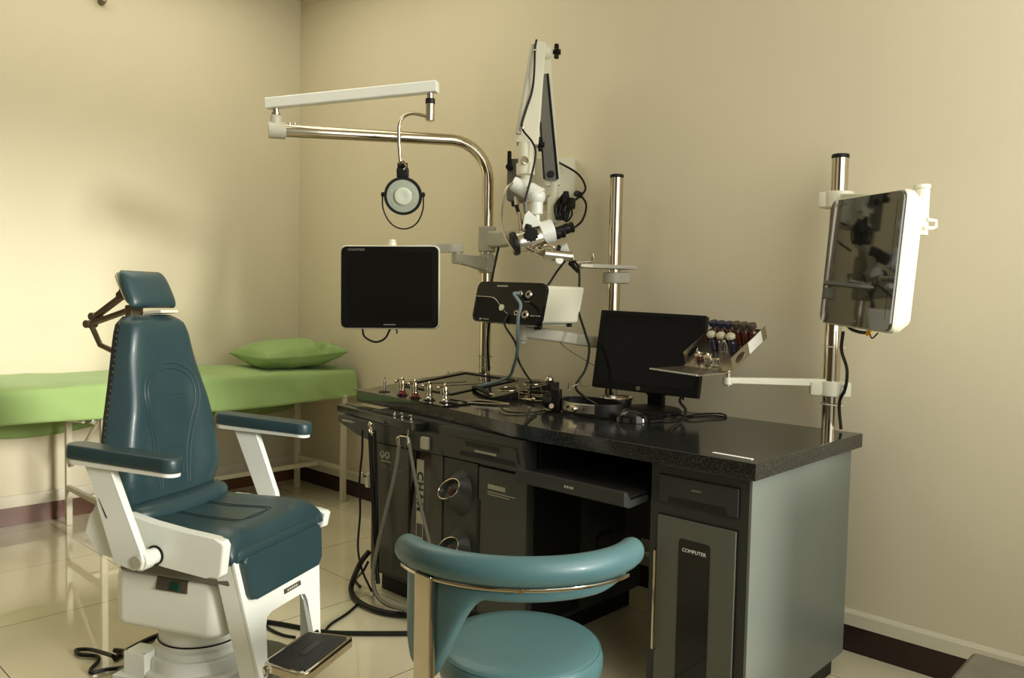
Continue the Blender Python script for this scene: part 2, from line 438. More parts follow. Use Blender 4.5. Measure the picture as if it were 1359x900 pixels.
# hanging end by the back wall
e0 = rows[-1]; last = e0
for j in range(1, 6):
    cur = []
    for k, v in enumerate(e0):
        ztop = v.co.z; zb = 0.59+0.01*math.sin(k*0.9)
        tt = j/5
        z = ztop if ztop < zb else ztop*(1-tt)+zb*tt
        cur.append(b.verts.new((v.co.x, v.co.y+0.010*min(1, tt*3)+0.004*math.sin(k*0.8)*tt, z)))
    for k in range(len(e0)-1):
        try: b.faces.new((last[k], last[k+1], cur[k+1], cur[k]))
        except ValueError: pass
    last = cur
bmesh.ops.remove_doubles(b, verts=b.verts, dist=0.0002)
sh = finish(b, 'bed_sheet', 'cloth', ang=80); tag(sh, 'smooth green cotton sheet draped over the examination bed', 'sheet')
md = sh.modifiers.new('thick', 'SOLIDIFY'); md.thickness = 0.003; md.offset = -1

# pillow
def sm0(x):
    x = max(0.0, min(1.0, (x+0.5)/1.2)); return x*x*(3-2*x)
def pil(sgn):
    def f(s, t):
        e = max(0.0, (1-abs(s)**2.6))*max(0.0, (1-abs(t)**2.6))
        h = 0.080*e**0.5
        pin = 1-0.07*(1-abs(t))*abs(s)**3-0.05*(1-abs(s))*abs(t)**3
        w = noise.noise(V(s*2.0, t*2.0, 3.1))*0.014*e+noise.noise(V(s*4, t*5, 1))*0.006
        dent = -0.075*math.exp(-((t-0.40-0.30*(1-s))/0.09)**2)*e**0.6*sm0(s)*(1 if sgn > 0 else 0)
        x = 0.235*s*pin; y = 0.240*t*pin
        z = 0.070+sgn*(h+w*0.9+dent) + 0.012*abs(s*t)*(0.3 if sgn < 0 else 1)
        return (x, y, max(z, 0.004))
    return f
b = BM(); pad(b, pil(1), pil(-1), 36, 44)
b.transform(Matrix.Translation(V(0.405, -0.305, 0.748)) @ Matrix.Rotation(math.radians(-5), 4, 'Z') @ Matrix.Rotation(math.radians(3), 4, 'X'))
bmesh.ops.remove_doubles(b, verts=b.verts, dist=0.0003)
pl = finish(b, 'pillow', 'cloth_dark', ang=70); tag(pl, 'plump green pillow lying on the sheet in the room corner', 'pillow')

# ------------------------------------------------------------------ workstation: worktop
DZ = 0.755; ZU = 0.711
FRONT = [(1.646, -0.737), (1.90, -0.752), (2.15, -0.775), (2.39, -0.808), (2.52, -0.832), (2.65, -0.852), (2.80, -0.858), (3.48, -0.858)]
t = WT = thing('worktop', (2.5, -0.5, 0.711), 'long glossy black granite worktop across the grey workstation cabinets', 'worktop')
poly = FRONT+[(3.48, -0.145), (1.646, -0.145)]
b = BM(); prism(b, poly, frame((0, 0, 0), (1, 0, 0), (0, 1, 0), (0, 0, 1)), ZU, DZ, 0.003, 2); finish(b, 'slab', 'granite', t)
# keyboard shelf under it
b = BM()
prism(b, [(-0.93, 0.595), (-0.905, 0.585), (-0.40, 0.615), (-0.40, 0.627), (-0.90, 0.605), (-0.915, 0.632), (-0.93, 0.632)], frame((2.735, 0, 0), (0, 1, 0), (0, 0, 1), (1, 0, 0)), 0, 0.405, 0.002)
shf = finish(b, 'keyboard_shelf', 'cab', t)
b = BM(); box(b, (2.9375, -0.65, 0.6235), (0.40, 0.50, 0.004), Matrix.Rotation(math.radians(2.0), 3, 'X')); finish(b, 'shelf_top', 'cabline', shf, smooth=False)
b = BM()
for k in range(4): box2(b, (2.93+k*0.009, -0.9312, 0.610), (2.936+k*0.009, -0.9300, 0.617))
finish(b, 'shelf_marking', 'print', shf)
for x in (2.715, 3.143):
    b = BM(); box2(b, (x, -0.80, 0.60), (x+0.012, -0.35, 0.70)); finish(b, 'shelf_runner', 'black', t)
b = BM(); box2(b, (2.72, -0.30, 0.30), (3.15, -0.285, 0.71)); finish(b, 'back_panel', 'cab', t)

# raised instrument deck
def dk(X, Y, up=0.0):   # a point on the sloping top of the deck
    return V(X, Y, 0.757+max(0.0, (Y+0.66))*0.090+up)
t = DK = thing('instrument_console', (1.95, -0.45, 0.755), 'raised glossy black instrument console on the left end of the worktop', 'console')
b = BM()
rw = []
for X in (1.640, 1.80, 1.95, 2.10, 2.24):
    fy = -0.742+(X-1.646)*0.085
    fy = -0.742-(X-1.646)*0.075
    rw.append([V(X, fy, 0.7565), V(X, fy+0.004, 0.7605), dk(X, -0.66, 0.004), dk(X, -0.14, 0.004), V(X, -0.14, 0.7565)])
vv = [[b.verts.new(p) for p in r] for r in rw]
for i in range(len(vv)-1):
    for k in range(5): b.faces.new((vv[i][k], vv[i+1][k], vv[i+1][(k+1) % 5], vv[i][(k+1) % 5]))
b.faces.new(vv[0]); b.faces.new(vv[-1][::-1])
finish(b, 'deck_panel', 'deck', t, ang=20)
DN = V(0, -0.0896, 0.996)
# recessed tray: a sunken dark-edged panel
b = BM()
o_ = [(1.70, -0.56), (2.06, -0.585), (2.06, -0.20), (1.70, -0.17)]
i_ = [(1.715, -0.545), (2.045, -0.57), (2.045, -0.215), (1.715, -0.185)]
for lo, li in (([dk(*p, 0.0045) for p in o_], [dk(*p, 0.0045) for p in i_]),):
    up = V(0, 0, 0.0035); n = 4
    A = [b.verts.new(p) for p in lo]; B_ = [b.verts.new(p+up) for p in lo]; C_ = [b.verts.new(p+up) for p in li]; D_ = [b.verts.new(p) for p in li]
    for k in range(n):
        j = (k+1) % n
        b.faces.new((A[k], A[j], B_[j], B_[k])); b.faces.new((B_[k], B_[j], C_[j], C_[k])); b.faces.new((C_[k], C_[j], D_[j], D_[k])); b.faces.new((A[k], D_[k], D_[j], A[j]))
finish(b, 'tray_rim', 'black', t, smooth=False)
b = BM()
for x0, x1, y0, y1 in ((2.155, 2.235, -0.72, -0.70), (2.10, 2.225, -0.655, -0.648)):
    prism(b, [(x0, y0), (x1, y0-0.005), (x1, y1-0.005), (x0, y1)], Matrix.Identity(4), 0.762, 0.7655)
finish(b, 'slot', 'cabline', t, smooth=False)
cups = [(2.165, -0.215), (2.172, -0.375)]
for cx, cy in cups:
    b = BM(); c = dk(cx, cy, 0.005)
    ring(b, c, DN, 0.045, 0.0028, 32); h = finish(b, 'cup_ring', 'chrome', t)
    b = BM(); cyl(b, c-DN*0.001, c+DN*0.001, 0.043, seg=32); finish(b, 'cup_well', 'cabline', h)
# small holders along the front edge and the nozzles that stand in them
spots = [(1.7813, -0.6973, 0.7620), (1.9132, -0.7097, 0.7620), (2.0075, -0.7227, 0.7620), (2.0925, -0.7233, 0.7620), (2.1776, -0.7195, 0.7620)]
labs = ['slim pointed needle probe standing in the leftmost console holder', 'chrome spray nozzle with red collar and long spout rising to the right', 'chrome spray nozzle with red collar and no long spout, third holder from the left',
        'plain chrome spray nozzle without red collar, second holder from the right', 'plain chrome spray nozzle in the rightmost holder, next to the slot']
for i, p in enumerate(spots):
    p = V(*p)
    b = BM(); lathe(b, p-V(0, 0, 0.002), (0, 0, 1), [(0.024, 0), (0.024, 0.003), (0.016, 0.005), (0.012, 0.005)], 24); finish(b, 'holder', 'black', t)
    q = p+V(0, 0, 0.0035)
    if i == 0:
        n_ = thing('needle_probe', q, labs[0], 'probe', group='instruments in the console holders')
        b = BM(); lathe(b, q, (0, 0, 1), [(0.005, 0), (0.006, 0.02), (0.0065, 0.035), (0.005, 0.045)], 12); finish(b, 'grip', 'steel', n_)
        b = BM(); lathe(b, q+V(0, 0, 0.045), (0, 0, 1), [(0.003, 0), (0.0026, 0.012), (0.0005, 0.038)], 10); finish(b, 'tip', 'chrome', n_)
        continue
    n_ = thing('spray_nozzle', q, labs[i], 'spray nozzle', group='instruments in the console holders')
    b = BM(); lathe(b, q, (0, 0, 1), [(0.016, 0), (0.016, 0.006), (0.012, 0.010), (0.012, 0.016)], 16); finish(b, 'collar', 'red' if i in (1, 2) else 'steel', n_)
    b = BM()
    lathe(b, q+V(0, 0, 0.016), (0, 0, 1), [(0.010, 0), (0.008, 0.012), (0.011, 0.018), (0.009, 0.032), (0.006, 0.04), (0.008, 0.046), (0.003, 0.052)], 14)
    cyl(b, q+V(-0.014, -0.006, 0.012), q+V(-0.016, -0.008, 0.05), 0.004, 0.0035, 10)
    finish(b, 'body', 'chrome', n_)
    b = BM(); tube(b, [q+V(0, 0, 0.052), q+V(-0.012, -0.006, 0.056), q+V(-0.024, -0.012, 0.050)], 0.0042, 8); sph(b, q+V(-0.026, -0.013, 0.050), 0.007); finish(b, 'trigger', 'chrome', n_)
    if i in (1, 3, 4):
        L = 0.17 if i == 1 else 0.13
        d = V(0.50, 0.86, 0).normalized()
        rise = 0.028 if i == 1 else 0.006
        b = BM(); tube(b, [q+V(0, 0, 0.058), q+d*0.03+V(0, 0, 0.060), q+d*L+V(0, 0, 0.060+rise*0.6), q+d*(L+0.012)+V(0, 0, 0.063+rise*1.0)], 0.0016, 7)
        finish(b, 'spout', 'black' if i > 1 else 'steel', n_)

# lower left tray wing with small chrome tips
t = thing('tray_wing', (1.9, -0.82, 0.66), 'lower black tray ledge projecting under the console with slotted edge', 'tray')
pw = [(1.600, -0.800), (2.165, -0.872), (2.195, -0.860), (2.20, -0.782), (2.15, -0.777), (1.90, -0.754), (1.640, -0.739), (1.600, -0.738)]
b = BM(); prism(b, pw, Matrix.Identity(4), 0.668, 0.700, 0.004, 2); led = finish(b, 'ledge', 'deck', t)
b = BM()
for k in range(22):
    f = k/21.0; x = 1.63+0.52*f; y = -0.768-0.068*f*(0.52/0.52)
    box(b, (x, y-0.004, 0.7008), (0.016, 0.006, 0.0016), Matrix.Rotation(math.radians(-7), 3, 'Z'))
finish(b, 'slots', 'cabline', led)
fa = [(1.665, 0.668), (1.665, 0.640), (1.80, 0.600), (1.88, 0.592), (2.30, 0.592), (2.305, 0.668)]
b = BM()
prism(b, fa, frame((0, -0.755, 0), (1, 0, 0), (0, 0, 1), (0, -1, 0)), 0, 0.085, 0.006, 2)
fas = finish(b, 'fascia', 'cab', t)
b = BM(); box2(b, (2.195, -0.856, 0.606), (2.235, -0.838, 0.652), 0.006); finish(b, 'latch', 'greyplastic', fas)
b = BM()
for k in range(7): box2(b, (1.695+k*0.0075, -0.8412, 0.6465), (1.701+k*0.0075, -0.8398, 0.654))
cyl(b, (1.756, -0.8398, 0.650), (1.756, -0.8414, 0.650), 0.005, seg=12); box2(b, (1.765, -0.8412, 0.648), (1.778, -0.8398, 0.652))
finish(b, 'fascia_marking', 'print', fas)
tips = [(2.00, -0.815, 'steel', 'tiny steel ear tip lying furthest left on the tray ledge'), (2.06, -0.826, 'chrome', 'bent chrome ear tip in the middle of the tray ledge'), (2.125, -0.836, 'chrome', 'bright chrome ear tip near the right end of the tray ledge')]
for k, (x, y, m_, lb) in enumerate(tips):
    b = BM(); q = V(x, y, 0.7005)
    lathe(b, q+V(0, 0, 0), (0, 0, 1), [(0.006, 0), (0.006, 0.003), (0.003, 0.006), (0.0022, 0.014+0.003*k)], 12)
    if k: tube(b, [q+V(0, 0, 0.014), q+V(-0.008, 0.002, 0.017), q+V(-0.02, 0.004, 0.013)], 0.0018, 7)
    tag(finish(b, 'ear_tip', m_), lb, 'ear tip', 'ear tips on the tray ledge')

# ------------------------------------------------------------------ left (treatment) cabinet
t = thing('treatment_cabinet', (2.28, -0.5, 0), 'dark grey treatment cabinet at the left under the console, with two cup openings', 'cabinet')
b = BM(); box2(b, (1.86, -0.815, 0.075), (2.70, -0.185, 0.708), 0.003)
finish(b, 'carcass', 'cab', t)
b = BM(); box2(b, (1.89, -0.78, 0.0), (2.67, -0.21, 0.077)); finish(b, 'plinth', 'black', t)
b = BM(); box2(b, (1.905, -0.833, 0.10), (2.108, -0.815, 0.588), 0.002); dr = finish(b, 'door', 'cabdoor_dark', t)
b = BM(); box2(b, (1.906, -0.8345, 0.14), (1.918, -0.8325, 0.47)); finish(b, 'finger_groove', 'cabline', dr)
b = BM()
FR_ = lambda x, z: frame((x, -0.8336, z), (1, 0, 0), (0, 0, 1), (0, -1, 0))
for cx in (1.952, 1.983):
    ring(b, (cx, -0.8334, 0.548), (0, -1, 0), 0.0115, 0.0026, 20, 6)
    box(b, (cx+0.003, -0.8334, 0.544), (0.012, 0.001, 0.005), Matrix.Rotation(0.5, 3, 'Y'))
finish(b, 'round_emblems', 'print', dr)
b = text_bm('CHAMMED', 0.0125, FR_(1.972, 0.524)); finish(b, 'door_lettering', 'print', dr, smooth=False)
b = BM()
for k, (x0, x1) in enumerate(((1.940, 1.99), (1.940, 2.01))):
    n = 9 if k else 6
    for j in range(n): 
        xa = x0+(x1-x0)*j/n; box2(b, (xa, -0.8338, 0.508-k*0.009), (xa+(x1-x0)/n*0.75, -0.8329, 0.511-k*0.009))
for j in range(5): box2(b, (2.02+j*0.011, -0.8338, 0.499), (2.028+j*0.011, -0.8329, 0.5015))
finish(b, 'door_small_print', 'printdim', dr)
b = BM(); box2(b, (2.112, -0.826, 0.10), (2.224, -0.815, 0.588)); st = finish(b, 'glass_strip', 'glassdark', t)
b = BM(); box2(b, (2.150, -0.8285, 0.325), (2.188, -0.826, 0.560)); box2(b, (2.150, -0.8285, 0.11), (2.188, -0.826, 0.121)); 
for x in (2.150, 2.1855): box2(b, (x, -0.8285, 0.121), (x+0.0025, -0.826, 0.325))
finish(b, 'nameplate', 'print', st)
b = text_bm('CHAM', 0.046, frame((2.169, -0.8287, 0.443), (0, 0, -1), (1, 0, 0), (0, -1, 0)), spacing=1.2, bold=0.0018); finish(b, 'plate_lettering', 'printblack', st, smooth=False)
b = text_bm('MED', 0.050, frame((2.169, -0.8285, 0.223), (0, 0, -1), (1, 0, 0), (0, -1, 0)), spacing=1.25); finish(b, 'plate_lettering', 'print', st, smooth=False)
b = BM(); box2(b, (2.228, -0.830, 0.08), (2.292, -0.815, 0.60), 0.002); finish(b, 'column_panel', 'cabdoor_dark', t)
b = BM(); box2(b, (2.296, -0.826, 0.08), (2.466, -0.815, 0.590), 0.002); finish(b, 'cup_panel', 'cab', t)
for cz in (0.497, 0.293):
    c = V(2.372, -0.872, cz); nr = V(-0.10, -0.86, 0.50).normalized()
    Bq = basis(nr, (1, 0, 0.42)).to_3x3()
    b = BM()
    pr = [c+Bq @ V(0.052*math.cos(a), 0.036*math.sin(a), 0) for a in [2*PI*i/28 for i in range(28)]]
    bk = [V(2.385+0.064*math.cos(2*PI*i/28)*0.9, -0.822, cz-0.018+0.088*math.sin(2*PI*i/28)) for i in range(28)]
    va = [b.verts.new(p) for p in pr]; vb = [b.verts.new(p) for p in bk]
    ins = [b.verts.new(c+(p-c)*0.93-nr*0.001) for p in pr]; inb = [b.verts.new(c+(p-c)*0.80-nr*0.016) for p in pr]
    for i in range(28):
        j = (i+1) % 28
        b.faces.new((va[i], va[j], vb[j], vb[i])); b.faces.new((va[i], ins[i], ins[j], va[j])); b.faces.new((ins[i], inb[i], inb[j], ins[j]))
    b.faces.new(inb); b.faces.new(vb)
    cp = finish(b, 'cup_hood', 'cab', t, ang=50)
    b = BM(); sweep(b, pr, circ(0.0022, 7), closed=True); finish(b, 'chrome_rim', 'chrome', cp)
    b = BM(); sph(b, c-nr*0.010+V(0.002, 0, -0.006), 0.016, 1.0, 0.4, 1.1); finish(b, 'cup_glow', 'copper', cp)
b = BM(); box2(b, (2.476, -0.831, 0.09), (2.696, -0.815, 0.586), 0.002); dr = finish(b, 'door', 'cabdoor_dark', t)
b = BM(); box2(b, (2.474, -0.8335, 0.14), (2.486, -0.831, 0.475)); finish(b, 'finger_groove', 'cabline', dr)
b = BM()
for j in range(7): box2(b, (2.522+j*0.0115, -0.8322, 0.519), (2.531+j*0.0115, -0.8309, 0.534))
for k, w in enumerate((0.125, 0.10)): box2(b, (2.520, -0.8322, 0.507-k*0.008), (2.520+w, -0.8309, 0.5095-k*0.008))
finish(b, 'door_small_print', 'print', dr)
# slanted drawer with grip slot
b = BM()
prism(b, [(-0.815, 0.597), (-0.846, 0.600), (-0.868, 0.690), (-0.868, 0.706), (-0.815, 0.706)], frame((2.31, 0, 0), (0, 1, 0), (0, 0, 1), (1, 0, 0)), 0, 0.395, 0.003)
dw = finish(b, 'drawer', 'cab', t)
sl = V(0, -0.022, 0.090).normalized(); nn = V(0, -0.97, -0.237).normalized()
def on_dr(x, f): return V(x, -0.846-0.022*f-0.0006, 0.600+0.090*f)
b = BM()
for x0, x1, f0, f1 in ((2.36, 2.69, 0.86, 0.885), (2.675, 2.682, 0.30, 0.86), (2.44, 2.60, 0.60, 0.78)):
    q = [on_dr(x0, f0), on_dr(x1, f0), on_dr(x1, f1), on_dr(x0, f1)]
    b.faces.new([b.verts.new(p+nn*0.0005) for p in q])
    b.faces.new([b.verts.new(p-V(0, -0.002, 0)) for p in q][::-1])
finish(b, 'drawer_lines', 'cabline', dw, smooth=False)
b = BM(); q = [on_dr(2.40, 0.18), on_dr(2.665, 0.18), on_dr(2.655, 0.36), on_dr(2.41, 0.36)]
A = [b.verts.new(p+nn*0.001) for p in q]; B_ = [b.verts.new(p-nn*0.01) for p in q]
b.faces.new(A); b.faces.new(B_[::-1])
for k in range(4): b.faces.new((A[k], B_[k], B_[(k+1) % 4], A[(k+1) % 4]))
finish(b, 'grip_slot', 'cabline', dw, smooth=False)
b = BM()
for j in range(12): 
    p = on_dr(2.485+j*0.0085, 0.47); box(b, p+nn*0.0006, (0.006, 0.0012, 0.0065))
finish(b, 'drawer_marking', 'print', dw)
# kneehole side with recess
b = BM(); box2(b, (2.699, -0.80, 0.09), (2.7025, -0.56, 0.60)); finish(b, 'side_recess', 'black', t)
b = BM(); box2(b, (2.700, -0.555, 0.09), (2.706, -0.20, 0.62), 0.001); sp_ = finish(b, 'side_panel', 'cab', t)
b = BM(); prism(b, rrect(0.10, 0.16, 0.02), frame((2.7055, -0.42, 0.255), (0, 1, 0), (0, 0, 1), (1, 0, 0)), 0, 0.003); vt = finish(b, 'cable_port', 'cabline', sp_)
b = BM(); prism(b, rrect(0.088, 0.05, 0.012), frame((2.7085, -0.42, 0.295), (0, 1, 0), (0, 0, 1), (1, 0, 0)), 0, 0.002); finish(b, 'port_flap', 'cab', vt)
# small chrome tap fitting on the left flank
b = BM(); box2(b, (1.838, -0.83, 0.40), (1.86, -0.80, 0.455), 0.003); tp = finish(b, 'side_socket', 'whiteplastic', t)
b = BM(); cyl(b, (1.845, -0.832, 0.445), (1.845, -0.845, 0.445), 0.006, seg=12); sph(b, (1.845, -0.846, 0.458), 0.007); finish(b, 'socket_knob', 'chrome', tp)

# ------------------------------------------------------------------ right (computer) cabinet
t = thing('computer_cabinet', (3.30, -0.5, 0), 'grey computer cabinet at the right end of the workstation', 'cabinet')
b = BM(); box2(b, (3.157, -0.826, 0.06), (3.449, -0.172, 0.709), 0.002); finish(b, 'carcass', 'cab', t)
b = BM(); box2(b, (3.449, -0.826, 0.06), (3.458, -0.172, 0.709), 0.002); finish(b, 'side_panel', 'cabside', t)
b = BM(); box2(b, (3.18, -0.80, 0), (3.44, -0.215, 0.062)); finish(b, 'plinth', 'black', t)
b = BM(); box2(b, (3.184, -0.8285, 0.601), (3.426, -0.8255, 0.681)); finish(b, 'gap', 'cabline', t)
b = BM(); box2(b, (3.1865, -0.834, 0.6035), (3.4235, -0.826, 0.6785), 0.0015); dw = finish(b, 'drawer', 'cab', t)
b = BM(); prism(b, [(3.215, 0.606), (3.395, 0.606), (3.388, 0.623), (3.222, 0.623)], frame((0, -0.834, 0), (1, 0, 0), (0, 0, 1), (0, -1, 0)), -0.004, 0.0008); finish(b, 'grip_slot', 'cabline', dw)
b = BM(); box2(b, (3.289, -0.8352, 0.649), (3.317, -0.8340, 0.654)); finish(b, 'drawer_marking', 'printdim', dw)
b = BM(); box2(b, (3.184, -0.8285, 0.078), (3.424, -0.8255, 0.570)); finish(b, 'gap', 'cabline', t)
b = BM(); box2(b, (3.187, -0.835, 0.080), (3.421, -0.826, 0.567), 0.0015); dr = finish(b, 'door', 'cabdoor', t)
b = BM(); prism(b, rrect(0.094, 0.40, 0.010), frame((3.3035, -0.835, 0.316), (1, 0, 0), (0, 0, 1), (0, -1, 0)), -0.003, 0.0015, 0.0006); gl = finish(b, 'glass_panel', 'glassdark', dr)
b = text_bm('COMPUTER', 0.0138, frame((3.3035, -0.8367, 0.487), (1, 0, 0), (0, 0, 1), (0, -1, 0))); finish(b, 'lettering', 'paper', gl, smooth=False)
b = BM(); tube(b, [(3.1905, -0.834, 0.475), (3.1905, -0.848, 0.470), (3.1905, -0.848, 0.30), (3.1905, -0.848, 0.195), (3.1905, -0.834, 0.190)], 0.0042, 8, smooth=False); finish(b, 'handle', 'chrome', dr)

# paper strip on the worktop
t_ = V(*(3.3893, -0.8069, 0.7550))
b = BM(); box(b, t_+V(0, 0, 0.0011), (0.115, 0.012, 0.0012), Matrix.Rotation(math.radians(-3), 3, 'Z')); tag(finish(b, 'paper_strip', 'paper', smooth=False), 'thin white label strip lying on the worktop near its front right corner', 'label')

# ------------------------------------------------------------------ posts
P1 = V(1.785, -0.13, 0.805); P2 = V(2.500, -0.13, 0.755); P3 = V(3.370, -0.13, 0.755)
PR = 0.0255
E1 = V(*(1.3447, -0.9413, 1.8294)); T1 = V(*(1.6909, -0.2412, 1.8408))
t = thing('curved_post', P1, 'bent chrome post rising from the console and curving left over the room', 'post')
hd = V(E1.x-P1.x, E1.y-P1.y, 0).normalized(); RB = 0.17; zt = T1.z+0.010
pts = [P1, P1+V(0, 0, 0.4), V(P1.x, P1.y, zt-RB)]
for k in range(1, 9):
    a = math.radians(90*k/8); pts.append(V(P1.x, P1.y, zt-RB)+hd*(RB*(1-math.cos(a)))+V(0, 0, RB*math.sin(a)))
pts.append(E1)
b = BM(); sweep(b, pts, circ(PR, 20), up=None); finish(b, 'tube', 'chrome', t)
dE = (E1-pts[-2]).normalized()
b = BM(); cyl(b, E1-dE*0.040, E1+dE*0.030, 0.0345, seg=24, bevel=0.004); cyl(b, E1+V(0, 0, 0.01), E1+V(0, 0, 0.062), 0.026, 0.022, 20, bevel=0.006); cp = finish(b, 'end_socket', 'greyplastic', t)
b = BM()
for k in range(2): cyl(b, E1-dE*(0.055+0.02*k)+V(0, 0, 0.02), E1-dE*(0.055+0.02*k)+V(0, 0, 0.034), 0.005, seg=10)
finish(b, 'stop_screw', 'steel', t)
for Pn, ztop, lb in ((P2, 1.645, 'straight chrome post with black cap behind the black computer monitor'), (P3, 1.630, 'straight chrome post with black cap at the right end of the worktop')):
    t = thing('straight_post', Pn, lb, 'post', group='straight chrome posts with black caps')
    b = BM(); cyl(b, Pn, V(Pn.x, Pn.y, ztop-0.012), PR, seg=28); finish(b, 'tube', 'chrome', t)
    b = BM(); cyl(b, V(Pn.x, Pn.y, ztop-0.014), V(Pn.x, Pn.y, ztop), PR+0.0015, seg=28, bevel=0.003); finish(b, 'cap', 'black', t)

# ------------------------------------------------------------------ examination lamp on its white bar
La = V(*(1.3209, -0.9561, 1.9414)); Lb = V(*(1.9414, -0.6152, 1.9741))
base = E1+V(0, 0, 0.062)
ax = (Lb-La).normalized()
t = thing('examination_lamp', base, 'round black examination lamp hanging from a white swing bar on the bent post', 'lamp')
sd = ax.cross(V(0, 0, 1)).normalized(); upv = sd.cross(ax)
LA0 = V(base.x, base.y, La.z+0.0); ax = (Lb-LA0).normalized(); sd = ax.cross(V(0, 0, 1)).normalized(); upv = sd.cross(ax)
b = BM(); prism(b, rrect(0.040, 0.045, 0.006, 3), frame(LA0-ax*0.04, sd, upv, ax), 0, (Lb-LA0).length+0.07, 0.002); finish(b, 'swing_bar', 'white', t)
b = BM(); cyl(b, base, V(base.x, base.y, LA0.z-0.020), 0.013, seg=16); cyl(b, base, base+V(0, 0, 0.01), 0.018, seg=16); finish(b, 'pivot', 'steel', t)
sv = Lb-upv*0.018
b = BM(); cyl(b, sv, sv-V(0, 0, 0.03), 0.013, seg=18); cyl(b, sv-V(0, 0, 0.046), sv-V(0, 0, 0.112), 0.0175, seg=24, bevel=0.002); finish(b, 'swivel', 'steel', t)
b = BM(); cyl(b, sv-V(0, 0, 0.026), sv-V(0, 0, 0.047), 0.0190, seg=24, bevel=0.002); finish(b, 'swivel_collar', 'black', t)
LC = V(*(1.8852, -0.6978, 1.5459))
q0 = sv-V(0, 0, 0.098)
b = BM(); tube(b, [q0, V(*(1.9014, -0.6602, 1.8693)), V(*(1.8739, -0.6869, 1.8596)), V(*(1.8605, -0.7019, 1.8266)), V(*(1.8631, -0.7045, 1.7526)), V(*(1.8737, -0.7017, 1.6463))], 0.0068, 12); finish(b, 'drop_tube', 'chrome', t)
ln = (V(4.385, -2.702, 1.15)-LC); ln = (ln.normalized()+V(0.03, -0.05, -0.10)).normalized()
LBs = basis(ln, (1, 0.9, 0)).to_3x3()
def lp(x, y, z=0): return LC+LBs @ V(x, y, z)
b = BM(); lathe(b, LC-ln*0.065, ln, [(0.02, 0), (0.045, 0.008), (0.060, 0.03), (0.068, 0.055), (0.073, 0.062), (0.075, 0.070), (0.073, 0.078), (0.066, 0.078), (0.064, 0.070), (0.0, 0.070)], 40)
hdm = finish(b, 'lamp_head', 'black', t)
b = BM(); lathe(b, LC+ln*0.003, ln, [(0.0635, 0.0), (0.0635, 0.006), (0.045, 0.0085), (0.0, 0.0095)], 40); finish(b, 'lens', 'lens', hdm)
b = BM(); lathe(b, LC+ln*0.012, ln, [(0.034, 0), (0.034, 0.004), (0.028, 0.007), (0.012, 0.0045), (0, 0.004)], 32); finish(b, 'bulb_disc', 'bulb', hdm)
b = BM()
for k in range(10):
    a = 2*PI*k/10+0.2; p = lp(0.050*math.cos(a), 0.050*math.sin(a), 0.0105); cyl(b, p, p+ln*0.002, 0.0032, seg=8)
finish(b, 'led_dots', 'greyplastic', hdm)
b = BM(); box(b, lp(0, 0.088, -0.015), (0.048, 0.042, 0.04), LBs, 0.008); cyl(b, lp(-0.02, 0.115, -0.015), lp(0.02, 0.115, -0.015), 0.012, seg=14)
finish(b, 'yoke', 'black', t)
b = BM(); tube(b, [lp(-0.012, 0.12, 0.004), lp(0.0, 0.135, 0.006), lp(0.014, 0.118, 0.008), lp(0.006, 0.10, 0.012)], 0.004, 8); finish(b, 'chrome_clip', 'chrome', t)
b = BM()
hp = [lp(-0.078, 0.015), lp(-0.081, -0.02), lp(-0.078, -0.055), lp(-0.06, -0.095), lp(-0.035, -0.120), lp(0, -0.130), lp(0.035, -0.120), lp(0.06, -0.095), lp(0.076, -0.055), lp(0.079, -0.02), lp(0.078, 0.015)]
tube(b, hp, 0.0030, 8)
for s in (-1, 1): cyl(b, lp(s*0.073, 0.005), lp(s*0.086, 0.005), 0.008, seg=12, bevel=0.001)
finish(b, 'handle_loop', 'black', t)

# ------------------------------------------------------------------ displays with a white shell
def display(root, c, X, N, Z, W, H, gloss, deep):
    X, N, Z, c = V(*X).normalized(), V(*N).normalized(), V(*Z).normalized(), V(*c)
    F = frame(c, X, Z, N)      # local: x right, y up, z out of the screen
    b = BM()
    fr = rrect(W, H, 0.022, 6)
    n = len(fr); loops = []
    for sx, sy, d in ((1.0, 1.0, -0.004), (1.012, 1.014, -0.012), (1.0, 1.0, -0.030), (0.90, 0.90, -0.030-deep*0.6), (0.60, 0.62, -0.030-deep)):
        loops.append([b.verts.new(F @ V(p[0]*sx, p[1]*sy, d)) for p in fr])
    for A, B_ in zip(loops, loops[1:]):
        for k in range(n): b.faces.new((A[k], A[(k+1) % n], B_[(k+1) % n], B_[k]))
    b.faces.new(loops[0]); b.faces.new(loops[-1][::-1])
    sh = finish(b, 'shell', 'whiteplastic', root, ang=30)
    b = BM(); prism(b, rrect(W*0.985, H*0.982, 0.021, 6), F, -0.004, 0.0025, 0.0012); pn = finish(b, 'front_panel', 'blackgloss' if not gloss else 'mirrorscreen', root)
    b = BM(); prism(b, rrect(W*0.85, H*0.84, 0.003, 2), F @ Matrix.Translation(V(0, 0.004, 0)), 0.002, 0.0031); finish(b, 'screen', 'mirrorscreen' if gloss else 'screen', root)
    b = text_bm('CHAMMED', 0.013, F @ Matrix.Translation(V(-W*0.34, H*0.45, 0.0028)), 0.0003, 1.1); finish(b, 'brand_lettering', 'printdim', pn, smooth=False)
    b = BM()
    for k in range(9): box(b, F @ V(-0.022+k*0.0055, -H*0.452, 0.0028), (0.004, 0.001, 0.005), Matrix((X, N, Z)).transposed())
    finish(b, 'lower_marking', 'printdim', pn, smooth=False)
    return F

